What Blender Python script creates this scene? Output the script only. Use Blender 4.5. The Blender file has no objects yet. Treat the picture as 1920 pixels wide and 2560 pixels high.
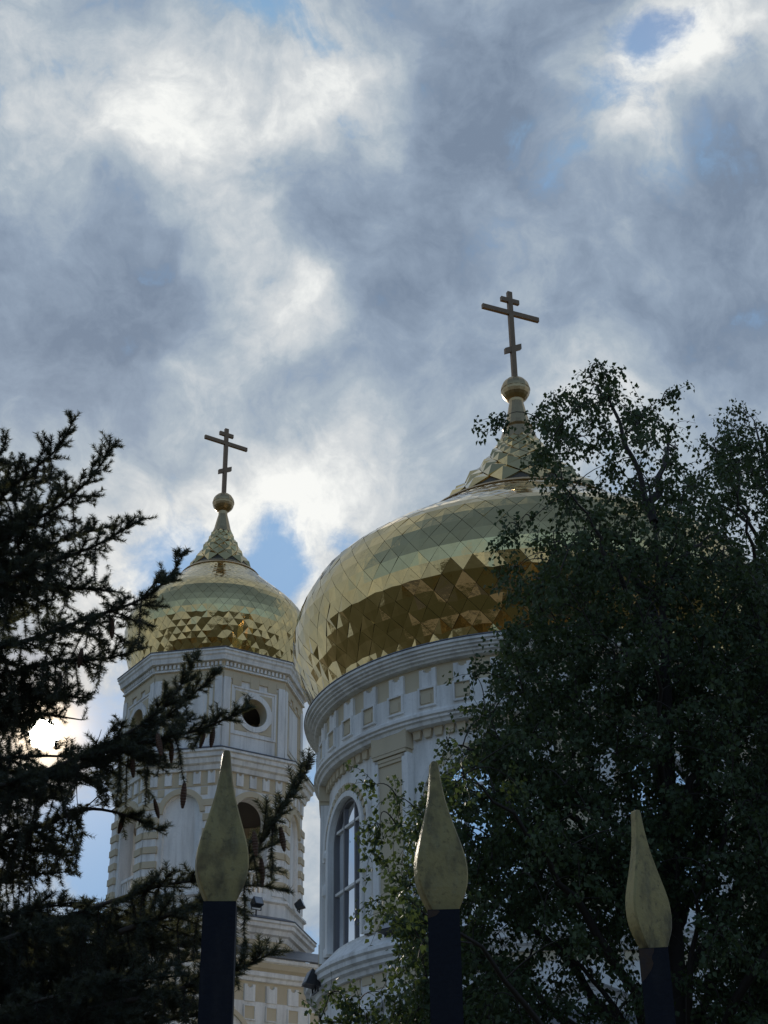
import bpy, math, random
import numpy as np
from mathutils import Vector, Matrix
random.seed(7); rng = np.random.default_rng(11)
R_ = math.radians; PI = math.pi
scene = bpy.context.scene
col = scene.collection

# ------------------------------------------------------------------ camera (2x phone lens, looking up, slight roll)
FPX = 3846.0                                   # focal length in photograph pixels (1920 x 2560)
PITCH = R_(29.1855); ROLL = R_(-0.8155)
CAM = np.array([0, 0, 1.6])
F_ = np.array([0, math.cos(PITCH), math.sin(PITCH)])
U0 = np.array([0, -math.sin(PITCH), math.cos(PITCH)]); R0 = np.array([1.0, 0, 0])
RT = R0*math.cos(ROLL) + U0*math.sin(ROLL); UP = -R0*math.sin(ROLL) + U0*math.cos(ROLL)
cd = bpy.data.cameras.new('camera'); cam = bpy.data.objects.new('camera', cd); col.objects.link(cam)
cd.sensor_fit = 'VERTICAL'; cd.sensor_height = 24; cd.lens = 24*FPX/2560; cd.clip_start = .05; cd.clip_end = 6000
cam.matrix_world = Matrix(((RT[0], UP[0], -F_[0], CAM[0]), (RT[1], UP[1], -F_[1], CAM[1]), (RT[2], UP[2], -F_[2], CAM[2]), (0, 0, 0, 1)))
scene.camera = cam
def ray(px, py):
    d = F_*FPX + (px-960)*RT - (py-1280)*UP
    return d/np.linalg.norm(d)
def at(px, py, Y):                             # the point seen at a pixel, on the upright plane y = Y
    d = ray(px, py); return CAM + d*(Y/d[1])
def proj(P):
    v = np.asarray(P)-CAM; z = v@F_
    return np.stack([960+FPX*(v@RT)/z, 1280-FPX*(v@UP)/z], -1)

# ------------------------------------------------------------------ sky, sun, exposure
SUN_EL = R_(20.63); SUN_AZ = R_(-13.32)
sun_dir = np.array([math.sin(SUN_AZ)*math.cos(SUN_EL), math.cos(SUN_AZ)*math.cos(SUN_EL), math.sin(SUN_EL)])
world = bpy.data.worlds.new('World'); scene.world = world; world.use_nodes = True
wn = world.node_tree.nodes; wl = world.node_tree.links; wn.clear()
def N(t, **kw):
    n = wn.new(t)
    for k, v in kw.items(): setattr(n, k, v)
    return n
def wmath(op, a, b=None, c=None, clamp=False):
    n = N('ShaderNodeMath', operation=op, use_clamp=clamp)
    for i, v in enumerate((a, b, c)):
        if v is None: continue
        if isinstance(v, (int, float)): n.inputs[i].default_value = v
        else: wl.new(v, n.inputs[i])
    return n.outputs[0]
def wvec(op, a, b=None, scale=None):
    n = N('ShaderNodeVectorMath', operation=op)
    for i, v in enumerate((a, b)):
        if v is None: continue
        if isinstance(v, (tuple, list, np.ndarray)): n.inputs[i].default_value = tuple(float(q) for q in v)
        else: wl.new(v, n.inputs[i])
    if scale is not None:
        if isinstance(scale, (int, float)): n.inputs['Scale'].default_value = scale
        else: wl.new(scale, n.inputs['Scale'])
    return n.outputs['Value'] if op in ('DOT_PRODUCT', 'LENGTH') else n.outputs[0]
def wnoise(vec, scale, detail=6, rough=.55, dist=0.0):
    n = N('ShaderNodeTexNoise'); n.inputs['Scale'].default_value = scale; n.inputs['Detail'].default_value = detail
    n.inputs['Roughness'].default_value = rough; n.inputs['Distortion'].default_value = dist
    wl.new(vec, n.inputs['Vector']); return n
geo = N('ShaderNodeNewGeometry')
dirv = wvec('NORMALIZE', wvec('SCALE', geo.outputs['Incoming'], scale=-1.0))
# cloud layer coordinates, flattened towards the horizon like a real cloud deck
w1 = wnoise(dirv, 7.0, 3, .5); w2 = wnoise(dirv, 24.0, 5, .6)
warp = wvec('ADD', wvec('SCALE', wvec('SUBTRACT', w1.outputs['Color'], (.5, .5, .5)), scale=.13),
            wvec('SCALE', wvec('SUBTRACT', w2.outputs['Color'], (.5, .5, .5)), scale=.026))
dw = wvec('NORMALIZE', wvec('ADD', dirv, warp))
def lobes(lst):
    tot = None
    for px, py, r, a in lst:
        if a < 0: a *= .62
        elif py < 450 and px < 1000: a *= .74
        d = ray(px, py); k = 1.0/(r/FPX)**2
        e = wmath('EXPONENT', wmath('MULTIPLY', wmath('SUBTRACT', wvec('DOT_PRODUCT', dw, d), 1.0), k))
        tot = wmath('MULTIPLY', e, a) if tot is None else wmath('MULTIPLY_ADD', e, a, tot)
    return tot
BR = [(60, 180, 130, .30), (250, 260, 150, .34), (430, 240, 130, .36), (560, 340, 130, .28), (330, 380, 120, .28), (60, 430, 120, .36), (790, 90, 120, .52),
      (880, 220, 120, .52), (960, 330, 90, .36), (760, 260, 100, .25), (1660, 200, 120, .52), (1560, 330, 100, .52), (1590, 430, 60, .45), (1740, 70, 100, .42),
      (1480, 200, 80, .30), (1880, 40, 90, .3), (1250, 620, 95, .40), (650, 480, 120, .26), (560, 640, 100, .24), (690, 840, 85, .30), (770, 780, 60, .42), (620, 720, 80, .2),
      (500, 970, 90, .26), (950, 1120, 90, .36), (1450, 1000, 130, .24), (860, 1230, 120, .36), (720, 1250, 130, .42), (600, 1250, 120, .40), (400, 1310, 120, .42),
      (300, 1400, 110, .36), (250, 1500, 120, .2), (780, 1480, 90, .30), (200, 1250, 150, .2), (1500, 1150, 150, .35), (790, 2150, 120, .36), (110, 1835, 160, -.25), (250, 2180, 60, .15),
      (1230, 150, 150, -.42), (1130, 420, 170, -.34), (930, 600, 150, -.26), (300, 700, 180, -.32), (100, 820, 200, -.28), (220, 950, 150, -.2), (1010, 850, 150, -.20),
      (1640, 680, 230, -.24), (1780, 480, 150, -.30), (680, 1090, 100, -.16), (430, 1150, 90, -.18), (1380, 800, 120, -.08), (640, 130, 80, -.15), (1000, 60, 110, .1), (1400, 130, 100, -.18)]
BL = [(545, 50, 55, 1.0), (690, 5, 75, .9), (430, 10, 40, .6), (1610, 95, 45, 1.0), (1600, 170, 40, .5), (1500, 290, 45, .4), (1460, 470, 55, .32), (1320, 380, 40, .3), (440, 1420, 80, 1.2),
      (670, 1380, 60, .8), (720, 1440, 60, .7), (880, 1330, 45, .6), (300, 1740, 110, 1.3), (230, 2190, 150, 1.2), (780, 1990, 60, .9), (800, 2400, 60, .8), (10, 300, 40, .6), (560, 1500, 90, .7)]
nz1 = wnoise(dw, 5.0, 8, .55); nz2 = wnoise(dw, 16.0, 9, .64); nz3 = wnoise(dirv, 2.2, 4, .5); nz4 = wnoise(dirv, 34.0, 8, .60)
fb = wmath('ADD', wmath('MULTIPLY', wmath('SUBTRACT', nz1.outputs['Fac'], .5), .75), wmath('MULTIPLY', wmath('SUBTRACT', nz2.outputs['Fac'], .5), 1.25))
fb = wmath('MULTIPLY_ADD', wmath('SUBTRACT', nz4.outputs['Fac'], .5), .60, fb)
bright = wmath('ADD', wmath('MULTIPLY_ADD', lobes(BR), .95, fb), .285)
bright = wmath('MULTIPLY_ADD', bright, .88, .055)
sdot = wvec('DOT_PRODUCT', dirv, sun_dir)
def glow(sig, amp): return wmath('MULTIPLY', wmath('EXPONENT', wmath('MULTIPLY', wmath('SUBTRACT', sdot, 1.0), 1.0/sig**2)), amp)
bright = wmath('ADD', bright, glow(.16, .06))
ramp = N('ShaderNodeValToRGB'); wl.new(bright, ramp.inputs[0]); cr = ramp.color_ramp
cr.elements[0].position = 0.0; cr.elements[0].color = (.172, .225, .308, 1)
cr.elements[1].position = 1.0; cr.elements[1].color = (.83, .84, .82, 1)
for p, c in ((.30, (.258, .325, .418, 1)), (.52, (.365, .430, .495, 1)), (.78, (.58, .61, .63, 1))):
    e = cr.elements.new(p); e.color = c
# blue openings between the clouds: the marked ones and, everywhere, where the large noise runs low
sep = N('ShaderNodeSeparateXYZ'); wl.new(dirv, sep.inputs[0])
back = wmath('MULTIPLY', wmath('ADD', wmath('MULTIPLY', sep.outputs[1], -1.6), .42, clamp=True), wmath('MULTIPLY_ADD', sep.outputs[2], 3.2, -.62, clamp=True))
gap = wmath('ADD', wmath('ADD', lobes(BL), wmath('MULTIPLY', back, 2.2)), wmath('MULTIPLY', wmath('SUBTRACT', .42, nz3.outputs['Fac']), 5.0, clamp=True))
gap = wmath('ADD', gap, wmath('MULTIPLY', wmath('SUBTRACT', nz2.outputs['Fac'], .5), -2.2))
gap = wmath('ADD', gap, wmath('MULTIPLY', wmath('SUBTRACT', nz4.outputs['Fac'], .5), -1.2))
gapm = N('ShaderNodeMapRange', interpolation_type='SMOOTHSTEP'); wl.new(gap, gapm.inputs[0])
gapm.inputs[1].default_value = .18; gapm.inputs[2].default_value = 1.0; gapm.inputs[3].default_value = 0; gapm.inputs[4].default_value = .95
sky = N('ShaderNodeTexSky', sky_type='NISHITA', sun_disc=False, sun_elevation=SUN_EL, sun_rotation=SUN_AZ % (2*PI), altitude=200, air_density=1.0, dust_density=.6, ozone_density=1.2)
BG = .1
hsv = N('ShaderNodeHueSaturation'); hsv.inputs['Saturation'].default_value = 1.02; wl.new(sky.outputs[0], hsv.inputs['Color'])
skyc = wvec('MINIMUM', wvec('SCALE', hsv.outputs[0], scale=1.45), (2.1, 3.75, 6.1))
cloudc = wvec('SCALE', ramp.outputs[0], scale=1/BG)
mix = N('ShaderNodeMix', data_type='RGBA'); wl.new(gapm.outputs[0], mix.inputs[0]); wl.new(cloudc, mix.inputs[6]); wl.new(skyc, mix.inputs[7])
# the sun's own disc and the bright air round it
disc = N('ShaderNodeMapRange'); wl.new(sdot, disc.inputs[0])
disc.inputs[1].default_value = math.cos(.0100); disc.inputs[2].default_value = math.cos(.0078); disc.inputs[3].default_value = 0; disc.inputs[4].default_value = 40
sunc = wvec('ADD', wvec('SCALE', (1.0, .94, .82), scale=wmath('MULTIPLY', disc.outputs[0], 1/BG)), wvec('SCALE', (1.0, .72, .40), scale=wmath('MULTIPLY', wmath('ADD', wmath('ADD', glow(.014, 1.5), glow(.045, .22)), glow(.13, .07)), 1/BG)))
bgn = N('ShaderNodeBackground'); bgn.inputs['Strength'].default_value = BG
wl.new(wvec('ADD', mix.outputs[2], sunc), bgn.inputs['Color'])
world.cycles.sampling_method = 'MANUAL'; world.cycles.sample_map_resolution = 512
wo = N('ShaderNodeOutputWorld'); wl.new(bgn.outputs[0], wo.inputs[0])
sl = bpy.data.lights.new('sun', 'SUN'); sl.energy = 3.0; sl.angle = R_(.5); sl.color = (1, .90, .76)
so = bpy.data.objects.new('sun', sl); col.objects.link(so)
so.rotation_euler = Vector(sun_dir).to_track_quat('Z', 'Y').to_euler(); so.location = (-12, 40, 60)
vs = scene.view_settings; vs.view_transform = 'Standard'; vs.look = 'None'; vs.gamma = 1; vs.exposure = .16; vs.use_curve_mapping = False

# ------------------------------------------------------------------ materials
def mat(name, base, rough=.7, metal=0.0, spec=.5, noise=None, bump=None, rand=0.0, translucent=None, grad=None):
    """noise = list of (scale, detail, low, high, colour, strength): stains of another colour"""
    m = bpy.data.materials.new(name); m.use_nodes = True; nt = m.node_tree; n = nt.nodes; l = nt.links
    b = n['Principled BSDF']; b.inputs['Roughness'].default_value = rough; b.inputs['Metallic'].default_value = metal
    b.inputs['Specular IOR Level'].default_value = spec
    tc = n.new('ShaderNodeNewGeometry'); cur = None
    def setc(sock):
        l.new(sock, b.inputs['Base Color'])
    b.inputs['Base Color'].default_value = (*base, 1)
    rgb = n.new('ShaderNodeRGB'); rgb.outputs[0].default_value = (*base, 1); cur = rgb.outputs[0]
    for sc, det, lo, hi, c, s in (noise or []):
        t = n.new('ShaderNodeTexNoise'); t.inputs['Detail'].default_value = det; t.inputs['Roughness'].default_value = .6
        if isinstance(sc, tuple):
            mp = n.new('ShaderNodeMapping'); mp.inputs['Scale'].default_value = sc; l.new(tc.outputs['Position'], mp.inputs[0]); l.new(mp.outputs[0], t.inputs['Vector']); t.inputs['Scale'].default_value = 1
        else:
            t.inputs['Scale'].default_value = sc; l.new(tc.outputs['Position'], t.inputs['Vector'])
        r = n.new('ShaderNodeMapRange'); r.inputs[1].default_value = lo; r.inputs[2].default_value = hi; r.inputs[3].default_value = 0; r.inputs[4].default_value = s
        l.new(t.outputs['Fac'], r.inputs[0])
        mx = n.new('ShaderNodeMix'); mx.data_type = 'RGBA'; l.new(r.outputs[0], mx.inputs[0]); l.new(cur, mx.inputs[6]); mx.inputs[7].default_value = (*c, 1); cur = mx.outputs[2]
    if rand:
        g = n.new('ShaderNodeNewGeometry'); oi = n.new('ShaderNodeObjectInfo'); ad = n.new('ShaderNodeMath'); ad.operation = 'ADD'
        l.new(g.outputs['Random Per Island'], ad.inputs[0]); l.new(oi.outputs['Random'], ad.inputs[1])
        fr = n.new('ShaderNodeMath'); fr.operation = 'FRACT'; l.new(ad.outputs[0], fr.inputs[0])
        mr = n.new('ShaderNodeMapRange'); l.new(fr.outputs[0], mr.inputs[0]); mr.inputs[3].default_value = 1-rand; mr.inputs[4].default_value = 1+rand
        hs = n.new('ShaderNodeHueSaturation'); l.new(mr.outputs[0], hs.inputs['Value']); l.new(cur, hs.inputs['Color']); cur = hs.outputs[0]
    setc(cur)
    if bump:
        t = n.new('ShaderNodeTexNoise'); t.inputs['Scale'].default_value = bump[0]; t.inputs['Detail'].default_value = 6; l.new(tc.outputs['Position'], t.inputs['Vector'])
        bp = n.new('ShaderNodeBump'); bp.inputs['Strength'].default_value = bump[1]; bp.inputs['Distance'].default_value = bump[2]; l.new(t.outputs['Fac'], bp.inputs['Height']); l.new(bp.outputs[0], b.inputs['Normal'])
    if translucent:
        tr = n.new('ShaderNodeBsdfTranslucent'); tr.inputs[0].default_value = (*translucent[0], 1)
        ms = n.new('ShaderNodeMixShader'); ms.inputs[0].default_value = translucent[1]; l.new(b.outputs[0], ms.inputs[1]); l.new(tr.outputs[0], ms.inputs[2])
        l.new(ms.outputs[0], n['Material Output'].inputs[0])
    return m
M = {}
grime = (.30, .28, .25)
M['white'] = mat('white_stucco', (.88, .855, .81), .85, spec=.2, noise=[((2.0, 2.0, .35), 6, .46, .76, grime, .46), ((5, 5, .22), 5, .50, .72, (.42, .39, .35), .48), (14, 5, .5, .8, (.55, .53, .5), .35)], bump=(40, .25, .01))
M['ochre'] = mat('ochre_stucco', (.63, .53, .37), .85, spec=.2, noise=[((1.6, 1.6, .5), 6, .48, .78, (.40, .33, .24), .4), (11, 5, .5, .8, (.64, .55, .40), .4)], bump=(40, .25, .01))
M['gold'] = mat('gilded_sheet', (.70, .525, .24), .06, 1.0, rand=.05, noise=[(3, 4, .45, .8, (.56, .39, .16), .5)], bump=(2.2, .10, .05))
M['gold_dull'] = mat('gilded_metal_dull', (.50, .36, .19), .36, 1.0, noise=[(5, 5, .45, .8, (.40, .27, .15), .6)], bump=(9, .2, .02))
M['gilt_dark'] = mat('backlit_gilt', (.25, .165, .10), .5, .8, noise=[(6, 5, .45, .8, (.15, .09, .06), .7)], bump=(9, .2, .02))  # cross gilding, its backlit darkness put into the base colour
M['shell'] = mat('dome_underlay', (.055, .045, .03), .6, .3)
M['roof'] = mat('roof_metal', (.17, .18, .2), .45, .6, noise=[(2, 5, .4, .8, (.10, .10, .11), .6)])
M['glass'] = mat('window_glass', (.86, .89, .93), .03, 1.0, 1.0, bump=(1.2, .06, .05)); M['glass'].node_tree.nodes['Principled BSDF'].inputs['IOR'].default_value = 2.3
M['sash'] = mat('window_sash', (.16, .15, .15), .5)
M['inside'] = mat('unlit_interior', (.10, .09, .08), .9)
M['black'] = mat('black_powder_coat', (.012, .012, .013), .45)
M['lens'] = mat('lamp_glass', (.25, .27, .3), .1, 0, .8)
M['post'] = mat('black_painted_iron', (.008, .009, .015), .6, 0, .22, noise=[((30, 30, 8), 6, .55, .8, (.03, .028, .028), .7)], bump=(180, .5, .002))
M['finial'] = mat('bronze_paint', (.36, .285, .115), .5, .3, .4, noise=[((34, 34, 20), 8, .46, .66, (.115, .095, .05), .85), (130, 6, .55, .7, (.08, .06, .035), .6), (9, 4, .58, .7, (.10, .06, .03), .7), ((120, 120, 30), 5, .5, .8, (.34, .30, .16), .5)], bump=(220, .45, .0015))
M['rust'] = mat('rusty_iron', (.062, .036, .020), .85, noise=[(60, 6, .45, .7, (.04, .03, .03), .8)], bump=(200, .5, .002))
M['needle'] = mat('spruce_needles', (.070, .080, .060), .6, spec=.4, rand=.35, translucent=((.10, .105, .045), .32))
M['bark_s'] = mat('spruce_bark', (.075, .055, .042), .9, noise=[(20, 6, .4, .7, (.03, .024, .02), .8)], bump=(30, .6, .02))
M['cone'] = mat('spruce_cone', (.13, .062, .032), .7, noise=[(60, 5, .4, .7, (.05, .025, .015), .7)])
M['leaf'] = mat('birch_leaves', (.066, .094, .044), .6, spec=.28, rand=.28, translucent=((.095, .135, .035), .28))
M['bark_b'] = mat('birch_bark', (.16, .145, .125), .85, noise=[((3, 3, 14), 6, .52, .62, (.03, .027, .025), .95)])
M['twig'] = mat('birch_twig', (.035, .026, .02), .8)
M['wood'] = mat('far_foliage', (.075, .060, .026), .7, rand=.4)
M['grass'] = mat('lawn', (.040, .042, .020), .9, noise=[(.25, 6, .35, .7, (.065, .055, .03), .7), (6, 5, .4, .7, (.03, .05, .015), .7)])  # base colour lowered to stand in for tree shade on the ground
M['paving'] = mat('paving', (.24, .22, .20), .85, noise=[(3, 6, .4, .7, (.16, .15, .14), .7)])
M['asphalt'] = mat('asphalt', (.055, .055, .057), .9, noise=[(2, 6, .4, .7, (.04, .04, .042), .7)])

# ------------------------------------------------------------------ mesh helpers
def mesh(name, V, Fc, m=None, smooth=False):
    me = bpy.data.meshes.new(name); me.from_pydata([tuple(map(float, v)) for v in V], [], Fc)
    if m: me.materials.append(M[m])
    if smooth: me.polygons.foreach_set('use_smooth', [True]*len(me.polygons))
    me.update(); return me
def fix(me):
    import bmesh
    bm = bmesh.new(); bm.from_mesh(me); bmesh.ops.recalc_face_normals(bm, faces=bm.faces); bm.to_mesh(me); bm.free(); return me
def link(name, me, parent=None, loc=(0, 0, 0), rot=(0, 0, 0)):
    o = bpy.data.objects.new(name, me); col.objects.link(o); o.location = loc; o.rotation_euler = rot
    if parent: o.parent = parent
    return o
def thing(name, label, cat, loc, group=None, me=None):
    o = link(name, me, None, loc); o['label'] = label; o['category'] = cat
    if group: o['group'] = group
    return o
def revolve(prof, n=96, a0=0, a1=2*PI):
    V = []; Fc = []; full = abs(a1-a0-2*PI) < 1e-6; k = n if full else n+1
    for r, z in prof:
        for i in range(k):
            a = a0+(a1-a0)*i/n; V.append((r*math.cos(a), r*math.sin(a), z))
    for j in range(len(prof)-1):
        for i in range(n):
            i2 = (i+1) % k
            Fc.append((j*k+i, j*k+i2, (j+1)*k+i2, (j+1)*k+i))
    return V, Fc
def ngon_loft(prof, n=8, phase=0):             # prof of (circumradius, z): a turned moulding on an octagon or square plan
    V = []; Fc = []
    for r, z in prof:
        for i in range(n):
            a = phase+2*PI*i/n; V.append((r*math.cos(a), r*math.sin(a), z))
    for j in range(len(prof)-1):
        for i in range(n):
            Fc.append((j*n+i, j*n+(i+1) % n, (j+1)*n+(i+1) % n, (j+1)*n+i))
    return V, Fc
_c = {}
def extr(key, poly, d, m, back=.03):           # outline (x, z) standing proud d of a wall whose outward side is -y
    k = (key, m)
    if k not in _c:
        n = len(poly); V = [(x, -d, z) for x, z in poly]+[(x, back, z) for x, z in poly]
        Fc = [tuple(range(n))]+[(i, i+n, (i+1) % n+n, (i+1) % n) for i in range(n)]
        _c[k] = fix(mesh(key, V, Fc, m))
    return _c[k]
def rect(w, h): return [(-w/2, -h/2), (w/2, -h/2), (w/2, h/2), (-w/2, h/2)]
def onwall(name, me, parent, phi, a, u, z, tilt=0):  # on a flat face with outward direction phi at distance a
    n = (math.cos(phi), math.sin(phi)); t = (-n[1], n[0])
    o = link(name, me, parent, (n[0]*a+t[0]*u, n[1]*a+t[1]*u, z)); o.rotation_euler = (0, 0, phi+PI/2)
    return o
def merlon_poly(w, h): 
    return [(-w/2, 0), (w/2, 0), (w/2, h), (w*.24, h), (w*.24, h*.86), (w*.12, h*.86), (w*.12, h*.80), (-w*.12, h*.80), (-w*.12, h*.86), (-w*.24, h*.86), (-w*.24, h), (-w/2, h)]
def frame_poly_obj(key, w, h, t, d, m):        # four-sided raised frame
    k = (key, m)
    if k not in _c:
        V = []; Fc = []
        for (ww, hh) in ((w/2, h/2), (w/2-t, h/2-t)):
            for y in (-d, .03):
                V += [(-ww, y, -hh), (ww, y, -hh), (ww, y, hh), (-ww, y, hh)]
        for i in range(4):
            j = (i+1) % 4
            Fc += [(i, j, 8+j, 8+i), (i, 4+i, 4+j, j), (8+i, 8+j, 12+j, 12+i)]
        _c[k] = fix(mesh(key, V, Fc, m))
    return _c[k]
def arc_band(key, r0, r1, d, m, a0=0.0, a1=PI, n=28, legs=0.0, back=.03):   # arch moulding (centre of arch at origin)
    k = (key, m)
    if k not in _c:
        pts = [(math.cos(a0+(a1-a0)*i/n), math.sin(a0+(a1-a0)*i/n)) for i in range(n+1)]
        o = [(r1*x, r1*z) for x, z in pts]; q = [(r0*x, r0*z) for x, z in pts]
        if legs: o = [(r1, -legs)]+o+[(-r1, -legs)]; q = [(r0, -legs)]+q+[(-r0, -legs)]
        c = len(o); V = [(x, -d, z) for x, z in o]+[(x, -d, z) for x, z in q]+[(x, back, z) for x, z in o]+[(x, back, z) for x, z in q]
        Fc = []
        for i in range(c-1):
            Fc += [(i, i+1, c+i+1, c+i), (i, 2*c+i, 2*c+i+1, i+1), (c+i, c+i+1, 3*c+i+1, 3*c+i)]
        Fc += [(0, c, 3*c, 2*c), (c-1, 3*c-1, 4*c-1, 2*c-1)]
        _c[k] = fix(mesh(key, V, Fc, m))
    return _c[k]
def wall_open(fmap, u0, u1, z0, z1, op=None, depth=.35, step=.25, nop=28):
    """wall strip over u0..u1, z0..z1; op = (uL, uR, low(u), high(u)) a hole with reveals of the given depth"""
    us = list(np.linspace(u0, u1, max(2, int((u1-u0)/step)+1)))
    if op:
        us = [u for u in us if not (op[0]-1e-6 <= u <= op[1]+1e-6)]+[(op[0]+op[1])/2-(op[1]-op[0])/2*math.cos(PI*i/nop) for i in range(nop+1)]; us.sort()
    V = []; Fc = []
    def q(*p):
        b = len(V); V.extend(p); Fc.append(tuple(range(b, b+len(p))))
    for a, b in zip(us[:-1], us[1:]):
        mid = (a+b)/2
        if op and op[0] < mid < op[1]:
            la, lb, ha, hb = op[2](a), op[2](b), op[3](a), op[3](b)
            q(fmap(a, z0, 0), fmap(b, z0, 0), fmap(b, lb, 0), fmap(a, la, 0)); q(fmap(a, ha, 0), fmap(b, hb, 0), fmap(b, z1, 0), fmap(a, z1, 0))
            q(fmap(a, la, 0), fmap(b, lb, 0), fmap(b, lb, -depth), fmap(a, la, -depth)); q(fmap(a, ha, -depth), fmap(b, hb, -depth), fmap(b, hb, 0), fmap(a, ha, 0))
        else: q(fmap(a, z0, 0), fmap(b, z0, 0), fmap(b, z1, 0), fmap(a, z1, 0))
    if op:
        for u in (op[0], op[1]):
            if op[3](u)-op[2](u) > .01: q(fmap(u, op[2](u), 0), fmap(u, op[3](u), 0), fmap(u, op[3](u), -depth), fmap(u, op[2](u), -depth))
    return V, Fc
def join(*vf):
    V = []; Fc = []
    for v, f in vf:
        b = len(V); V += list(v); Fc += [tuple(i+b for i in q) for q in f]
    return V, Fc
def boxvf(x0, x1, y0, y1, z0, z1):
    V = [(x, y, z) for x in (x0, x1) for y in (y0, y1) for z in (z0, z1)]
    return V, [(0, 1, 3, 2), (4, 6, 7, 5), (0, 4, 5, 1), (2, 3, 7, 6), (0, 2, 6, 4), (1, 5, 7, 3)]

# ------------------------------------------------------------------ ground
def sheet(name, x0, x1, y0, y1, z, m):
    o = link(name, mesh(name, [(x0, y0, z), (x1, y0, z), (x1, y1, z), (x0, y1, z)], [(0, 1, 2, 3)], m)); o['kind'] = 'structure'; return o
sheet('ground', -2500, 2500, -2500, 2500, 0, 'grass')
sheet('pavement', -80, 80, -2.6, 1.75, .12, 'paving')
k_ = link('kerb', mesh('kerb', *boxvf(-80, 80, -2.8, -2.602, -.05, .124), 'paving')); k_['kind'] = 'structure'
sheet('road', -80, 80, -11.5, -2.802, .004, 'asphalt')
sheet('church_path', -26, 26, 24, 29, .008, 'asphalt')

nt_ = 16000; tx_ = rng.uniform(-130, 130, nt_); hh_ = 9+3.2*np.sin(tx_*.11)+2.4*np.sin(tx_*.31+1)+1.5*np.sin(tx_*.77)
P_ = np.stack([tx_, -24-rng.uniform(0, 1, nt_)*9-.0012*tx_**2, hh_*rng.random(nt_)**.7], -1); e1 = rng.normal(0, .55, (nt_, 3)); e2 = rng.normal(0, .55, (nt_, 3))
me_ = bpy.data.meshes.new('far_trees'); me_.from_pydata(np.stack([P_-e1, P_+e2, P_+e1, P_-e2], 1).reshape(-1, 3).tolist(), [], np.arange(nt_*4).reshape(-1, 4).tolist()); me_.materials.append(M['wood'])
ft = link('far_trees', me_); ft['kind'] = 'stuff'; ft['label'] = 'belt of trees across the road behind the viewer, mirrored in the gilding'; ft['category'] = 'trees'

# ------------------------------------------------------------------ gilded domes
def resample(zk, rk, n=500):
    z = np.linspace(zk[0], zk[-1], n); r = np.interp(z, zk, rk)
    w = max(3, n//len(zk))|1; k = np.hanning(w+2); k /= k.sum(); pad = len(k)//2
    zp = np.concatenate([2*z[0]-z[1:pad+1][::-1], z, 2*z[-1]-z[-pad-1:-1][::-1]]); rp = np.concatenate([2*r[0]-r[1:pad+1][::-1], r, 2*r[-1]-r[-pad-1:-1][::-1]])
    return np.convolve(zp, k, 'valid'), np.convolve(rp, k, 'valid')
def diamond(c, L, Rr, T, B, h, gap, thick):
    """mesh in tile frame: pyramid-creased diamond; c is centre, corners in the local frame (x = outward)"""
    cor = [np.array(q)*(1-gap) for q in (L, B, Rr, T)]
    V = [(h, 0, 0)]+[tuple(q) for q in cor]+[(q[0]-thick, q[1], q[2]) for q in cor]
    return V, [(0, 1, 2), (0, 2, 3), (0, 3, 4), (0, 4, 1)]+[(1+i, 5+i, 5+(i+1) % 4, 1+(i+1) % 4) for i in range(4)]
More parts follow.
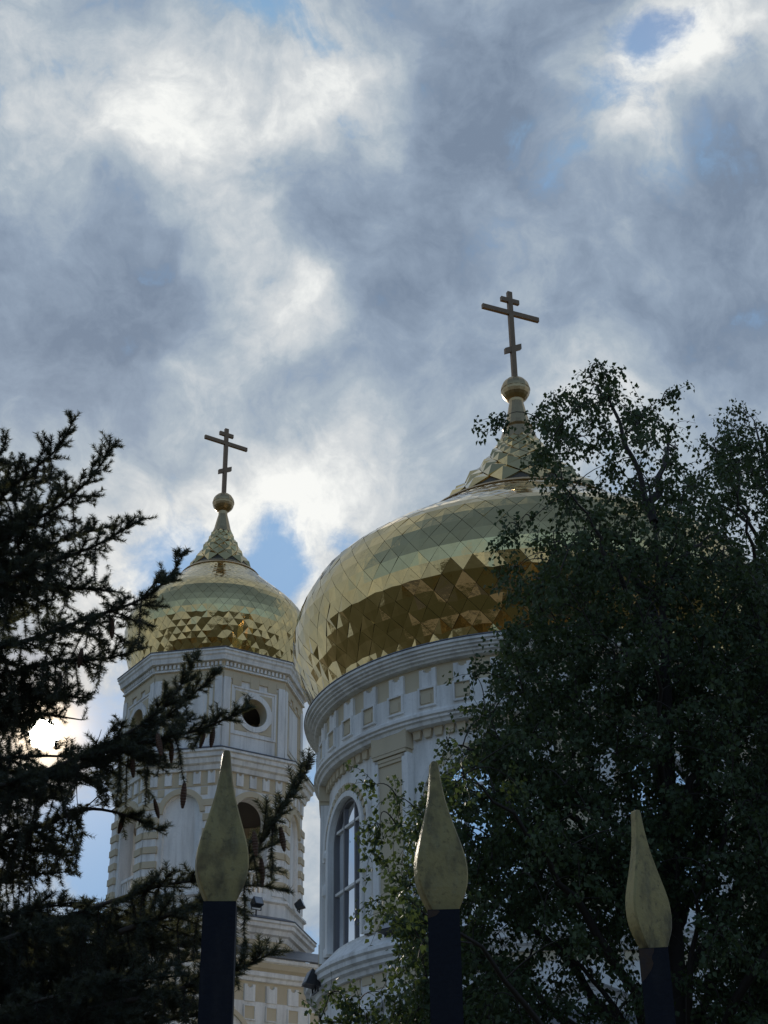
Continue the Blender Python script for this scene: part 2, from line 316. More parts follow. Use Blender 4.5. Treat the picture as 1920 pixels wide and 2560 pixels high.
def tile_dome(parent, ax, z, r, n_around, aspect, keep, hs, tilt, name='gilded_tile', gap=.012, seed=1, limit_x=None, thick=.012, zbulge=None):
    rg = np.random.default_rng(seed)
    s = np.concatenate([[0], np.cumsum(np.hypot(np.diff(z), np.diff(r)))])
    # row stations: spacing in proportion to the radius so tiles keep their shape
    st = [0.0]
    while True:
        rr = np.interp(st[-1], s, r); nx = st[-1]+aspect*.5*2*PI*rr/n_around
        if nx > s[-1]: break
        st.append(nx)
    cand = []
    for i in range(1, len(st)-1):
        for j in range(n_around):
            a = 2*PI*(j+.5*(i % 2))/n_around
            ri = np.interp(st[i], s, r); zi = np.interp(st[i], s, z)
            P = np.array([ax[0]+ri*math.cos(a), ax[1]+ri*math.sin(a), zi])
            i0 = np.interp(st[i]-.05, s, r), np.interp(st[i]-.05, s, z); i1 = np.interp(st[i]+.05, s, r), np.interp(st[i]+.05, s, z)
            tz, tr = i1[1]-i0[1], i1[0]-i0[0]; ln = math.hypot(tz, tr); nr, nz_ = tz/ln, -tr/ln
            nrm = np.array([nr*math.cos(a), nr*math.sin(a), nz_]); v = CAM-P; dist = np.linalg.norm(v)
            px = proj(P); face = nrm@v/dist
            ok = face > .02 and -40 < px[0] < 1960 and (limit_x is None or px[0] < limit_x)
            cand.append((face*(ri/dist)**2 if ok else -1, i, j, a))
    order = sorted(range(len(cand)), key=lambda q: -cand[q][0]); single = set(q for q in order[:keep] if cand[q][0] > 0)
    data = {}; VV = []; FF = []
    for q, (sc, i, j, a) in enumerate(cand):
        ri, zi = np.interp(st[i], s, r), np.interp(st[i], s, z)
        rt, zt = np.interp(st[i+1], s, r), np.interp(st[i+1], s, z); rb, zb = np.interp(st[i-1], s, r), np.interp(st[i-1], s, z)
        th = PI/n_around; L = (ri*math.cos(th)-ri, -ri*math.sin(th), 0); Rr = (ri*math.cos(th)-ri, ri*math.sin(th), 0)
        T = (rt-ri, 0, zt-zi); B = (rb-ri, 0, zb-zi)
        low = zbulge is not None and zi < zbulge          # sheets on the underside are more buckled
        v = int(rg.integers(0, len(hs)))
        kk = (1.8 if low else 1.0); tl_ = tilt*(1.8 if low else 1.0)
        tl = math.atan2(rt-rb, zt-zb); nr, nz_ = math.cos(tl), -math.sin(tl)
        if (i, v) not in data:
            w = ri*math.sin(th)
            V, Fc = diamond(None, L, Rr, T, B, 0, gap, thick)
            V[0] = (nr*hs[v]*kk*w+(T[0]+B[0])*.12, float(rg.normal(0, .12))*w*(kk > 1.5), nz_*hs[v]*kk*w+float(rg.normal(0, .15))*w*(kk > 1.5))
            for k in range(4): V[5+k] = (V[1+k][0]-nr*thick, V[1+k][1], V[1+k][2]-nz_*thick)
            data[(i, v)] = (V, Fc, None)
        V, Fc, me = data[(i, v)]
        mt = Matrix.Translation((ri*math.cos(a), ri*math.sin(a), zi)) @ Matrix.Rotation(a, 4, 'Z') @ Matrix.Rotation(float(rg.normal(0, tl_)), 4, 'Z') @ Matrix.Rotation(float(rg.normal(0, tl_)), 4, 'Y')
        if q in single:
            if me is None:
                me = mesh(name, V, Fc, 'gold'); data[(i, v)] = (V, Fc, me)
            o = link(name, me, parent); o.matrix_local = mt
        else:
            b = len(VV); VV += [tuple(mt @ Vector(p)) for p in V]; FF += [tuple(k+b for k in f) for f in Fc]
    if VV:
        o = link(name+'_field', mesh(name+'_field', VV, FF, 'gold'), parent); o['kind'] = 'stuff'
def cross(parent, z0, ztop, zbar, zsmall, zslant, half, ang, t=.17):
    c = link('cross', mesh('cross', *boxvf(-t/2, t/2, -t*.35, t*.35, z0, ztop), 'gilt_dark'), parent, (0, 0, 0), (0, 0, ang))
    link('crossbar', mesh('crossbar', *boxvf(-half, half, -t*.33, t*.33, zbar-t/2, zbar+t/2), 'gilt_dark'), c)
    link('title_bar', mesh('title_bar', *boxvf(-half*.32, half*.32, -t*.32, t*.32, zsmall-t/2, zsmall+t/2), 'gilt_dark'), c)
    s = half*.29
    V = [(x, y, zz) for y in (-t*.31, t*.31) for x, zz in ((-s, zslant-.20-t*.62), (s, zslant+.14-t*.62), (s, zslant+.14+t*.62), (-s, zslant-.20+t*.62))]
    link('slanted_footrest', fix(mesh('slanted_footrest', V, [(0, 1, 2, 3), (4, 7, 6, 5), (0, 4, 5, 1), (1, 5, 6, 2), (2, 6, 7, 3), (3, 7, 4, 0)], 'gilt_dark')), c)
def orb(parent, z, r):
    o = link('orb', mesh('orb', *revolve([(max(.001, r*math.sin(PI*k/14)), z-r*math.cos(PI*k/14)) for k in range(15)], 14), 'gold_dull'), parent)
    link('orb_seam', mesh('orb_seam', *revolve([(r*.995, z-.02), (r*1.012, z-.015), (r*1.012, z+.015), (r*.995, z+.02)], 28), 'gold_dull'), o)

# ------------------------------------------------------------------ the domed church (drum, windows, big dome)
CH = at(1330, 1613, 41.776); CHX, CHY = float(CH[0]), float(CH[1])
church = thing('domed_church', 'large gold onion dome on a round white and ochre drum behind the birch', 'church', (CHX, CHY, 0))
ROT = R_(24)                                   # windows face ROT + 45 k
zk = [17.55, 18.3, 19, 19.7, 20.4, 21.1, 21.8, 22.5, 23.2, 23.9, 24.3]; rk = [6.18, 6.39, 6.75, 7.04, 7.10, 6.88, 6.5, 5.62, 4.53, 3.54, 3.1]
z, r = resample(zk, rk)
dome = link('dome', mesh('dome', *revolve([(max(.1, b-.035), a) for a, b in zip(z[::6], r[::6])], 96), 'shell', True), church)
tile_dome(dome, (CHX, CHY), z, r, 74, 1.30, 300, (.002, .006, .010, .016, .024, .05), R_(.75), gap=.018, zbulge=19.9, seed=3, limit_x=1420)
link('dome_flange', mesh('dome_flange', *revolve([(3.0, 24.16), (3.30, 24.10), (3.33, 24.13), (3.28, 24.20), (2.75, 24.42), (2.62, 24.6)], 72), 'gold_dull', False), dome)
zs = [24.5, 25.0, 25.5, 26.0, 26.5, 27.0, 27.5]; rs = [2.72, 2.32, 1.96, 1.56, 1.16, .82, .60]
z2, r2 = resample(zs, rs, 200)
sk = link('spire_skirt', mesh('spire_skirt', *revolve([(b-.06, a) for a, b in zip(z2[::5], r2[::5])], 48), 'shell', True), church)
tile_dome(sk, (CHX, CHY), z2, r2, 15, 1.15, 90, (.22, .32, .42), R_(3), name='pyramid_tile', gap=.03, seed=5, thick=.07)
link('spire', mesh('spire', *revolve([(.66, 27.3), (.50, 27.80), (.46, 27.84), (.50, 27.9), (.45, 27.95), (.40, 28.1), (.30, 28.55), (.235, 28.9), (.25, 29.0), (.2, 29.1)], 14), 'gold_dull'), church)
orb(church, 29.39, .475); cross(church, 29.8, 33.36, 32.49, 33.0, 31.06, 1.06, R_(24))
# cornice, frieze, moulding
link('cornice', mesh('cornice', *revolve([(6.1, 17.84), (6.70, 17.78), (6.70, 17.71), (6.64, 17.70), (6.64, 17.63), (6.57, 17.615), (6.57, 17.56), (6.50, 17.545), (6.50, 17.49), (6.42, 17.475), (6.40, 17.42), (6.2, 17.40)], 144), 'white'), church)
link('cornice_flashing', mesh('cornice_flashing', *revolve([(6.15, 17.87), (6.72, 17.815), (6.725, 17.79), (6.5, 17.792)], 144), 'roof'), church)
fr = link('frieze', mesh('frieze', *revolve([(6.22, 17.45), (6.22, 16.76)], 160), 'ochre'), church)
NC = 40
step = 2*PI/NC; wm = 6.25*step*.50
fw = link('frieze_lower', mesh('frieze_lower', *revolve([(6.2, 16.785), (6.29, 16.78), (6.29, 16.06), (6.2, 16.05)], 160), 'white'), church)
def visible_from_cam(ax, a, slack=.15):
    v = np.array([-ax[0], -ax[1]]); v = v/np.linalg.norm(v); return math.cos(a)*v[0]+math.sin(a)*v[1] > -slack
mer = extr('merlon', merlon_poly(wm, .54), .09, 'white'); pan = extr('panel', rect(wm*.94, .46), .012, 'ochre'); pin = frame_poly_obj('panel_frame', wm*1.06, .54, .05, .07, 'white'); pin2 = extr('panel_inset', rect(wm*.6, .24), .03, 'ochre')
for i in range(NC):
    a = (i+.5)*step
    if not visible_from_cam((CHX, CHY), a): continue
    onwall('merlon', mer, fr, a, 6.20, 0, 16.77)
    p = onwall('ochre_panel', pan, fw, a, 6.285, 0, 16.53)
    onwall('panel_frame', pin, fw, a, 6.285, 0, 16.53); onwall('panel_inset', pin2, fw, a, 6.285, -.05, 16.49)
link('moulding', mesh('moulding', *revolve([(6.1, 16.20), (6.30, 16.19), (6.33, 16.12), (6.42, 16.09), (6.42, 16.01), (6.36, 15.98), (6.36, 15.92), (6.30, 15.89), (6.27, 15.81), (6.0, 15.78)], 144), 'white'), church)
# drum wall with arched windows
RW = 6.0; HW = 1.08; ZS = 11.05; ZT = 14.88
wp = []
for k in range(8):
    ac = ROT+k*PI/4
    fm = lambda u, zz, d, ac=ac: ((RW+d)*math.cos(ac+u/RW), (RW+d)*math.sin(ac+u/RW), zz)
    wp.append(wall_open(fm, -RW*PI/8, RW*PI/8, 10.3, 15.95, (-HW, HW, lambda u: ZS, lambda u: ZT-HW+math.sqrt(max(0, HW*HW-u*u))), .26))
link('drum_wall', mesh('drum_wall', *join(*wp), 'white'), church)
vou = extr('voussoir', [(-.07, 0), (.07, 0), (.085, .19), (-.085, .19)], .05, 'ochre', .05)
bead = extr('bead', [(-.05, -.14), (.05, -.14), (.075, 0), (.05, .14), (-.05, .14), (-.075, 0)], .05, 'ochre', .05)
def drum_window(k):
    ac = ROT+k*PI/4; w = link('window', None, church); w.rotation_euler = (0, 0, 0)
    zc = ZT-HW; D = 5.80
    pts = [(-HW-.05, ZS-.05), (HW+.05, ZS-.05)]+[((HW+.05)*math.cos(t), zc+(HW+.05)*math.sin(t)) for t in np.linspace(0, PI, 24)]
    # panes between the glazing bars, each slightly out of true with the next
    xs = [-HW-.04, -.37, .37, HW+.04]; zz = [ZS-.05, 12.55, 14.2, ZT+.05]
    for i in range(3):
        for j in range(3):
            x0, x1 = xs[i]+.0, xs[i+1]-.0; z0, z1 = zz[j], zz[j+1]
            pw, ph = x1-x0, z1-z0
            o = onwall('pane', extr('pane%d%d' % (i, j), rect(pw, ph), .01, 'glass', .02), w, ac, D, (x0+x1)/2, (z0+z1)/2)
            o.rotation_euler = (R_(random.uniform(-.5, .5)), 0, ac+PI/2+R_(random.uniform(-.8, .8)))
    for x in (-.37, .37): onwall('glazing_bar', extr('bar_v', rect(.075, ZT-ZS), .05, 'sash'), w, ac, D+.02, x, (ZT+ZS)/2)
    for q in (12.55, 14.2): onwall('glazing_bar', extr('bar_h', rect(2*HW, .07), .047, 'white'), w, ac, D+.02, 0, q)
    onwall('sash_frame', arc_band('sash', HW-.09, HW+.03, .06, 'sash', legs=zc-ZS), w, ac, D+.02, 0, zc)
    av = onwall('archivolt', arc_band('archivolt_in', HW+.02, HW+.16, .04, 'white', legs=zc-ZS, back=.25), w, ac, RW, 0, zc)
    onwall('hood', arc_band('archivolt_out', HW+.36, HW+.50, .06, 'white', legs=.25, back=.25), w, ac, RW-.06, 0, zc)
    for i in range(17):
        t = PI*(i+.5)/17; rr = HW+.17
        n = (math.cos(ac), math.sin(ac)); tt = (-n[1], n[0])
        o = link('voussoir', vou, w); u, q = rr*math.cos(t), zc+rr*math.sin(t)
        aw = RW+.0-u*u/(2*RW)*.6
        o.matrix_local = Matrix.Translation((n[0]*aw+tt[0]*u, n[1]*aw+tt[1]*u, q)) @ Matrix.Rotation(ac+PI/2, 4, 'Z') @ Matrix.Rotation(PI/2-t, 4, 'Y')
    for s in (-1, 1):                               # colonnettes with a collar and a bulb beside the opening
        u = s*(HW+.27); th = ac+u/RW
        pr = [(.15, 11.0), (.17, 11.05), (.17, 11.2), (.12, 11.26), (.12, 12.55), (.2, 12.62), (.21, 12.75), (.2, 12.88), (.12, 12.95), (.12, 13.55), (.19, 13.62), (.2, 13.75), (.13, 13.86)]
        if 'colm' not in _c: _c['colm'] = mesh('colonnette', *revolve(pr, 14), 'white', False)
        link('colonnette', _c['colm'], w, ((RW+.03)*math.cos(th), (RW+.03)*math.sin(th), 0))
    return w
for k in range(8):
    if visible_from_cam((CHX, CHY), ROT+k*PI/4, .05): drum_window(k)
def pilaster(k):
    a = ROT+PI/8+k*PI/4; p = link('pilaster', None, church)
    onwall('shaft', extr('pil_shaft', rect(.86, 4.4), .16, 'ochre', .2), p, a, RW, 0, 13.2)
    for s in (-1, 1): onwall('shaft_strip', extr('pil_strip', rect(.2, 4.3), .22, 'white', .2), p, a, RW, s*.52, 13.1)
    onwall('capital_block', extr('pil_cap', rect(1.22, .50), .26, 'ochre', .2), p, a, RW, 0, 15.62)
    for zz, w_, d_ in ((15.32, 1.14, .22), (15.21, 1.04, .19), (15.12, .96, .17)): onwall('capital_moulding', extr('pil_m%.2f' % w_, rect(w_, .085), d_+.03, 'ochre', .2), p, a, RW, 0, zz)
    onwall('base_block', extr('pil_base', rect(1.2, .5), .24, 'ochre', .2), p, a, RW, 0, 11.2)
for k in range(8):
    if visible_from_cam((CHX, CHY), ROT+PI/8+k*PI/4, .05): pilaster(k)
# corbel strip of ochre teeth round the top of the wall, under the moulding
for i in range(120):
    a = 2*PI*i/120
    if not visible_from_cam((CHX, CHY), a, .1): continue
    onwall('corbel', extr('corbel', [(-.09, -.16), (.09, -.16), (.12, 0), (.12, .1), (-.12, .1), (-.12, 0)], .10, 'ochre'), church, a, RW, 0, 15.72)
# lower cornice of the drum, its stepped frieze and base wall with hood mouldings
link('base_cornice', mesh('base_cornice', *revolve([(5.9, 10.96), (6.12, 10.92), (6.45, 10.60), (6.62, 10.47), (6.64, 10.38), (6.58, 10.33), (6.58, 10.22), (6.48, 10.17), (6.48, 10.09), (6.36, 10.05), (6.34, 9.95), (6.2, 9.93)], 144), 'white'), church)
link('base_wall', mesh('base_wall', *revolve([(6.22, 9.98), (6.22, 8.0)], 144), 'white'), church)
for i in range(80):
    a = 2*PI*(i+.5)/80
    if visible_from_cam((CHX, CHY), a, .1): onwall('stepped_tooth', extr('tooth%d' % (i % 2), [(-.2, 0), (.2, 0), (.2, .2+.16*(i % 2)), (-.2, .2+.16*(i % 2))], .05, 'ochre'), church, a, 6.20, 0, 9.73-.16*(i % 2))
for k in range(8):
    a = ROT+PI/8+k*PI/4
    if visible_from_cam((CHX, CHY), a, .1):
        onwall('hood_moulding', extr('keel', [(-1.9, -1.1), (-1.5, -.35), (-.9, .05), (0, .4), (.9, .05), (1.5, -.35), (1.9, -1.1), (1.65, -1.1), (1.3, -.5), (.75, -.15), (0, .16), (-.75, -.15), (-1.3, -.5), (-1.65, -1.1)], .36, 'white', .3), church, a, 6.1, 0, 9.1)
link('nave_roof', mesh('nave_roof', *ngon_loft([(12.4, 7.3), (12.4, 7.45), (8.6, 8.5), (.1, 8.7)], 4, ROT+PI/4), 'roof'), church)
link('nave_wall', mesh('nave_wall', *ngon_loft([(11.8, -.2), (11.8, .8), (11.6, .85), (11.6, 6.6), (11.8, 6.7), (12.0, 7.25), (12.2, 7.32)], 4, ROT+PI/4), 'white'), church)

# ------------------------------------------------------------------ the bell tower
BT = at(539, 1700, 61.559); BX, BY = float(BT[0]), float(BT[1])
tower = thing('bell_tower', 'octagonal white and ochre bell tower with a smaller gold onion dome', 'bell tower', (BX, BY, 0))
T0 = R_(-56)                                   # outward direction of the face with the round window; faces every 45 degrees
PH = T0+PI/8; AP = math.cos(PI/8)
zk = [27.4, 27.6, 28.1, 28.7, 29.3, 29.9, 30.5, 31.1, 31.7, 32.3, 32.8]; rk = [3.5, 3.6, 3.74, 3.89, 4.03, 4.02, 3.86, 3.40, 2.74, 2.08, 1.62]
z, r = resample(zk, rk)
bd = link('dome', mesh('dome', *revolve([(max(.1, b-.03), a) for a, b in zip(z[::6], r[::6])], 80), 'shell', True), tower)
tile_dome(bd, (BX, BY), z, r, 56, 1.28, 300, (.002, .006, .012, .02, .045), R_(.9), gap=.02, zbulge=29.5, seed=8)
link('dome_flange', mesh('dome_flange', *revolve([(1.5, 32.66), (1.76, 32.6), (1.80, 32.66), (1.72, 32.76), (1.45, 32.84), (1.4, 33.0)], 56), 'gold_dull'), bd)
zs = [32.9, 33.3, 33.7, 34.2, 34.7, 35.1]; rs = [1.50, 1.26, 1.04, .78, .54, .42]
z2, r2 = resample(zs, rs, 160)
sk = link('spire_skirt', mesh('spire_skirt', *revolve([(b-.05, a) for a, b in zip(z2[::5], r2[::5])], 40), 'shell', True), tower)
tile_dome(sk, (BX, BY), z2, r2, 12, 1.15, 70, (.22, .32, .42), R_(3), name='pyramid_tile', gap=.03, seed=9, thick=.06)
link('spire', mesh('spire', *revolve([(.47, 34.95), (.38, 35.2), (.36, 35.3), (.28, 35.65), (.205, 35.95), (.21, 36.1), (.15, 36.2)], 14), 'gold_dull'), tower)
orb(tower, 36.57, .50); cross(tower, 37.0, 40.59, 39.80, 40.27, 38.35, 1.12, R_(34), .185)
def octa(name, prof, m, phase=PH): return link(name, mesh(name, *ngon_loft(prof, 8, phase), m), tower)
octa('upper_cornice', [(3.3, 27.62), (4.16, 27.52), (4.18, 27.44), (4.12, 27.40), (4.12, 27.30), (4.06, 27.24), (4.03, 27.12), (4.02, 27.06), (3.7, 27.04)], 'white')
octa('cornice_flashing', [(3.4, 27.65), (4.19, 27.555), (4.20, 27.53), (4.0, 27.53)], 'roof')
FACES = [k for k in range(8) if visible_from_cam((BX, BY), T0+k*PI/4, .25)]
RU = 3.76; AU = RU*AP; SU = 2*RU*math.sin(PI/8)     # upper stage
octa('upper_frieze', [(RU+.05, 27.08), (RU+.05, 26.55)], 'ochre')
ur = []
OR, OZ = .60, 25.05
for k in range(8):
    ph = T0+k*PI/4
    fm = lambda u, zz, d, ph=ph: (math.cos(ph)*(AU+d)-math.sin(ph)*u, math.sin(ph)*(AU+d)+math.cos(ph)*u, zz)
    ur.append(wall_open(fm, -SU/2, SU/2, 22.9, 26.6, None if k % 2 else (-OR, OR, lambda u: OZ-math.sqrt(max(0, OR*OR-u*u)), lambda u: OZ+math.sqrt(max(0, OR*OR-u*u))), .5))
link('upper_wall', mesh('upper_wall', *join(*ur), 'white'), tower)
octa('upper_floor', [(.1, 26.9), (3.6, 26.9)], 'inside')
for k in FACES:
    ph = T0+k*PI/4
    if k % 2:
        onwall('recess_frame', frame_poly_obj('recess', 1.75, 2.3, .07, .04, 'ochre'), tower, ph, AU, 0, OZ-.1)
        onwall('recess_panel', extr('recessp', rect(1.3, 1.85), .035, 'white'), tower, ph, AU, 0, OZ-.1)
    oc = None if k % 2 else onwall('oculus', arc_band('oculus_ring', OR-.0, OR+.22, .09, 'white', 0, 2*PI, 40), tower, ph, AU, 0, OZ)
    if oc: lin = link('oculus_lining', _c.setdefault('lining', mesh('oculus_lining', *(lambda V, Fc: ([(x, zz, -y) for x, y, zz in V], Fc))(*revolve([(OR-.005, -.05), (OR-.005, .48)], 40)), 'ochre')), oc)
    fs = .92
    if oc: onwall('oculus_frame', frame_poly_obj('oc_frame', 2*fs+.26, 2*fs+.26, .09, .05, 'white'), tower, ph, AU, 0, OZ)
    for sx in ((-1, 1) if oc else ()):
        for sz in (-1, 1):
            me = extr('spandrel%d%d' % (sx, sz), [(sx*fs*.92, sz*fs*.92), (sx*fs*.28, sz*fs*.92), (sx*fs*.66, sz*fs*.66), (sx*fs*.92, sz*fs*.28)][::(1 if sx*sz > 0 else -1)], .03, 'ochre')
            onwall('spandrel', me, tower, ph, AU, 0, OZ)
    for s in (-1, 1):
        onwall('corner_strip', extr('lesene', rect(.30, 3.35), .09, 'white'), tower, ph, AU, s*(SU/2-.16), 24.7)
        onwall('corner_line', extr('lesline', rect(.07, 3.2), .05, 'ochre'), tower, ph, AU, s*(SU/2-.36), 24.6)
    for i in range(16):
        onwall('dentil', extr('dentil', rect(.09, .17), .10, 'white'), tower, ph, (RU+.05)*AP, -SU/2+.1+i*(SU-.2)/15, 26.93)
    onwall('frieze_line', extr('frl', rect(SU+.04, .07), .1, 'white'), tower, ph, (RU+.05)*AP, 0, 26.76)
    for i in range(7):
        h = .22+.24*(i % 2); onwall('stepped_tooth', extr('utooth%d' % (i % 2), rect(SU/7*.98, h), .07, 'ochre'), tower, ph, AU, -SU/2+(i+.5)*SU/7, 26.56-h/2)
# cornice between the stages
octa('middle_cornice', [(3.6, 23.45), (4.40, 23.12), (4.42, 23.02), (4.32, 22.98), (4.32, 22.82), (4.22, 22.78), (4.18, 22.60), (4.06, 22.54), (4.02, 22.36), (3.8, 22.34)], 'white')
octa('middle_flashing', [(3.7, 23.46), (4.43, 23.16), (4.44, 23.13), (4.1, 23.13)], 'roof')
RL = 3.86; AL = RL*AP; SL = 2*RL*math.sin(PI/8)
octa('arcade_frieze', [(RL+.03, 22.4), (RL+.03, 21.75)], 'ochre')
lw = []; AW = .74; ASP = 20.70
for k in range(8):
    ph = T0+k*PI/4; dep = .55 if k % 2 == 0 else .18
    fm = lambda u, zz, d, ph=ph: (math.cos(ph)*(AL+d)-math.sin(ph)*u, math.sin(ph)*(AL+d)+math.cos(ph)*u, zz)
    lw.append(wall_open(fm, -SL/2, SL/2, 17.2, 21.8, (-AW, AW, lambda u: 17.75, lambda u: ASP+math.sqrt(max(0, AW*AW-u*u))), dep))
link('arcade_wall', mesh('arcade_wall', *join(*lw), 'white'), tower)
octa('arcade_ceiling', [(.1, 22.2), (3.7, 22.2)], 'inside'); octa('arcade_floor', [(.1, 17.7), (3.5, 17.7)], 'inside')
for k in FACES:
    ph = T0+k*PI/4
    onwall('archivolt', arc_band('tw_arch', AW+.02, AW+.24, .10, 'ochre'), tower, ph, AL, 0, ASP)
    if k % 2:
        onwall('blind_panel', extr('blind', [(-AW-.02, -3.2), (AW+.02, -3.2)]+[((AW+.02)*math.cos(t), (AW+.02)*math.sin(t)) for t in np.linspace(0, PI, 20)], .02, 'white'), tower, ph, AL-.17, 0, ASP)
    else:
        for i in range(7): onwall('baluster', extr('balu', [(-.03, 0), (.03, 0), (.06, .25), (.03, .5), (.05, .8), (-.05, .8), (-.03, .5), (-.06, .25)], .05, 'white', .05), tower, ph, AL-.25, -AW+.1+i*(2*AW-.2)/6, 17.75)
        onwall('handrail', extr('hrail', rect(2*AW-.02, .12), .1, 'white', .1), tower, ph, AL-.25, 0, 18.6)
    for i in range(5):
        onwall('merlon', extr('tmerlon', merlon_poly(SL/5*.5, .5), .07, 'white'), tower, ph, (RL+.03)*AP, -SL/2+(i+.5)*SL/5, 21.82)
    for i in range(6): onwall('ochre_panel', extr('tpan', rect(SL/5*.46, .3), .03, 'ochre'), tower, ph, AL, -SL/2+i*SL/5, 21.55) if 0 < i < 5 and i not in (2, 3) else None
    for s in (-1, 1):                              # rusticated piers, ochre bands standing proud of white ones
        for i in range(6):
            zz = 18.0+i*.58
            onwall('pier_band', extr('pband', [(-.28, 0), (.28, 0), (.28, .24), (.18, .30), (-.28, .30)] if s < 0 else [(-.28, 0), (.28, 0), (.28, .30), (-.18, .30), (-.28, .24)], .13, 'ochre') if 0 else extr('pband%d' % s, [(-.28, 0), (.28, 0), (.28, .26), (-.28, .26)], .13, 'ochre'), tower, ph, AL, s*(SL/2-.30), zz)
            onwall('pier_block', extr('pblock', rect(.50, .30), .08, 'white'), tower, ph, AL, s*(SL/2-.26), zz-.16)
octa('arcade_plinth', [(3.7, 17.62), (4.08, 17.52), (4.10, 17.42), (3.98, 17.36), (3.98, 16.75)], 'white')
octa('lower_cornice', [(3.9, 16.86), (4.50, 16.62), (4.52, 16.52), (4.44, 16.48), (4.44, 16.34), (4.32, 16.28), (4.28, 16.12), (4.16, 16.06), (4.1, 15.9), (3.9, 15.88)], 'white')
octa('lower_flashing', [(3.95, 16.88), (4.53, 16.66), (4.54, 16.63), (4.2, 16.63)], 'roof')
octa('lower_frieze', [(4.0, 15.95), (4.0, 14.6)], 'white')
S8 = 2*4.0*math.sin(PI/8)
for k in FACES:
    ph = T0+k*PI/4
    for i in range(9): onwall('stepped_tooth', extr('ltooth%d' % (i % 2), rect(S8/9*.97, .2+.14*(i % 2)), .07, 'ochre'), tower, ph, 4.0*AP, -S8/2+(i+.5)*S8/9, 15.86-.07*(i % 2))
    onwall('ochre_panel', extr('lpan', rect(1.9, .55), .03, 'ochre'), tower, ph, 4.0*AP, -.25, 15.25)
# square lower tier
AQ = 4.55; RQ = AQ*math.sqrt(2); PQ = T0+PI/4
def sqr(name, prof, m): return link(name, mesh(name, *ngon_loft([(a*math.sqrt(2), zz) for a, zz in prof], 4, PQ), m), tower)
sqr('tier_roof', [(AQ+.42, 14.98), (AQ+.44, 15.03), (3.6, 15.72)], 'roof')
sqr('tier_cornice', [(AQ+.40, 14.97), (AQ+.38, 14.85), (AQ+.30, 14.80)], 'white')
sqr('tier_cove', [(AQ+.30, 14.80), (AQ+.26, 14.62), (AQ+.14, 14.52)], 'ochre')
sqr('tier_moulding', [(AQ+.14, 14.52), (AQ+.20, 14.48), (AQ+.20, 14.34), (AQ+.12, 14.28), (AQ+.1, 14.16), (AQ, 14.14)], 'white')
sqr('tier_frieze', [(AQ, 14.2), (AQ, 13.42)], 'ochre')
sqr('tier_wall', [(AQ, 13.44), (AQ+.045, 13.43), (AQ+.045, 6.5), (AQ+.25, 6.4), (AQ+.25, -.2)], 'white')
for k in (0, -2):
    ph = T0+k*PI/4
    for i in range(10):
        u = -AQ+.45+i*.92
        onwall('merlon', extr('qmerlon', merlon_poly(.44, .60), .10, 'white'), tower, ph, AQ, u, 13.42)
        if not 1 < i < 6 or i in (4, 5): onwall('ochre_panel', extr('qpan', rect(.42, .46), .035, 'ochre'), tower, ph, AQ+.045, u, 13.02); onwall('panel_frame', frame_poly_obj('qpf', .5, .54, .045, .07, 'white'), tower, ph, AQ+.045, u, 13.02)
    onwall('arch_moulding', arc_band('qarch', 1.05, 1.22, .10, 'ochre', legs=1.5), tower, ph, AQ+.045, -1.55, 11.95)
    onwall('arch_point', extr('qpoint', [(-.5, 0), (-.25, -.05), (0, .34), (.25, -.05), (.5, 0), (.1, .52), (0, .72), (-.1, .52)], .12, 'ochre'), tower, ph, AQ+.045, -1.55, 13.10)
    onwall('wall_band', extr('qband', rect(2*AQ, .18), .09, 'ochre'), tower, ph, AQ+.045, 0, 11.3)

# ------------------------------------------------------------------ floodlights on the cornices
def floodlight(label, loc, aim, s=1.0, post=.35):
    t = thing('floodlight', label, 'floodlight', loc, 'floodlights fixed to the church cornices')
    t.rotation_euler = (0, 0, aim); t.scale = (s, s, s)
    V = [(x, y, z) for x in (-.19, .19) for y, z in ((-.2, -.17), (-.2, .17), (.12, .09), (.12, -.09))]
    h = link('housing', fix(mesh('housing', V, [(0, 1, 2, 3), (7, 6, 5, 4), (0, 4, 5, 1), (1, 5, 6, 2), (2, 6, 7, 3), (3, 7, 4, 0)], 'black')), t, (0, 0, post), (R_(-25), 0, 0))
    link('lamp_glass', mesh('lamp_glass', *boxvf(-.16, .16, -.215, -.203, -.14, .14), 'lens'), h)
    link('bracket', mesh('bracket', *join(boxvf(-.22, -.2, -.02, .02, post-.22, post+.02), boxvf(.2, .22, -.02, .02, post-.22, post+.02), boxvf(-.22, .22, -.022, .022, post-.24, post-.22), boxvf(-.02, .02, -.02, .02, -.02, post-.24)), 'black'), t)
def ring(ax, rad, ang, zz): return (ax[0]+rad*math.cos(ang), ax[1]+rad*math.sin(ang), zz)
floodlight('black wedge shaped floodlight at the left end of the drum lower cornice', ring((CHX, CHY), 6.56, R_(-162), 10.10), R_(-72), 1.2, .10)
floodlight('black floodlight on the drum ledge between window and birch leaves', ring((CHX, CHY), 6.32, R_(-132.5), 10.62), R_(-42), 1.15, .22)
floodlight('small floodlight sticking out above the bell tower arcade cornice on the right', ring((BX, BY), 4.22, R_(-19), 22.97), R_(80), 1.0, .34)
floodlight('small floodlight on the bell tower plinth right of the first spearhead', ring((BX, BY), 4.05, R_(-55), 16.72), R_(35), 1.0, .45)
floodlight('floodlight on an arm at the right edge of the bell tower lower ledge', ring((BX, BY), 4.0, R_(-18), 17.42), R_(80), 1.0, .2)

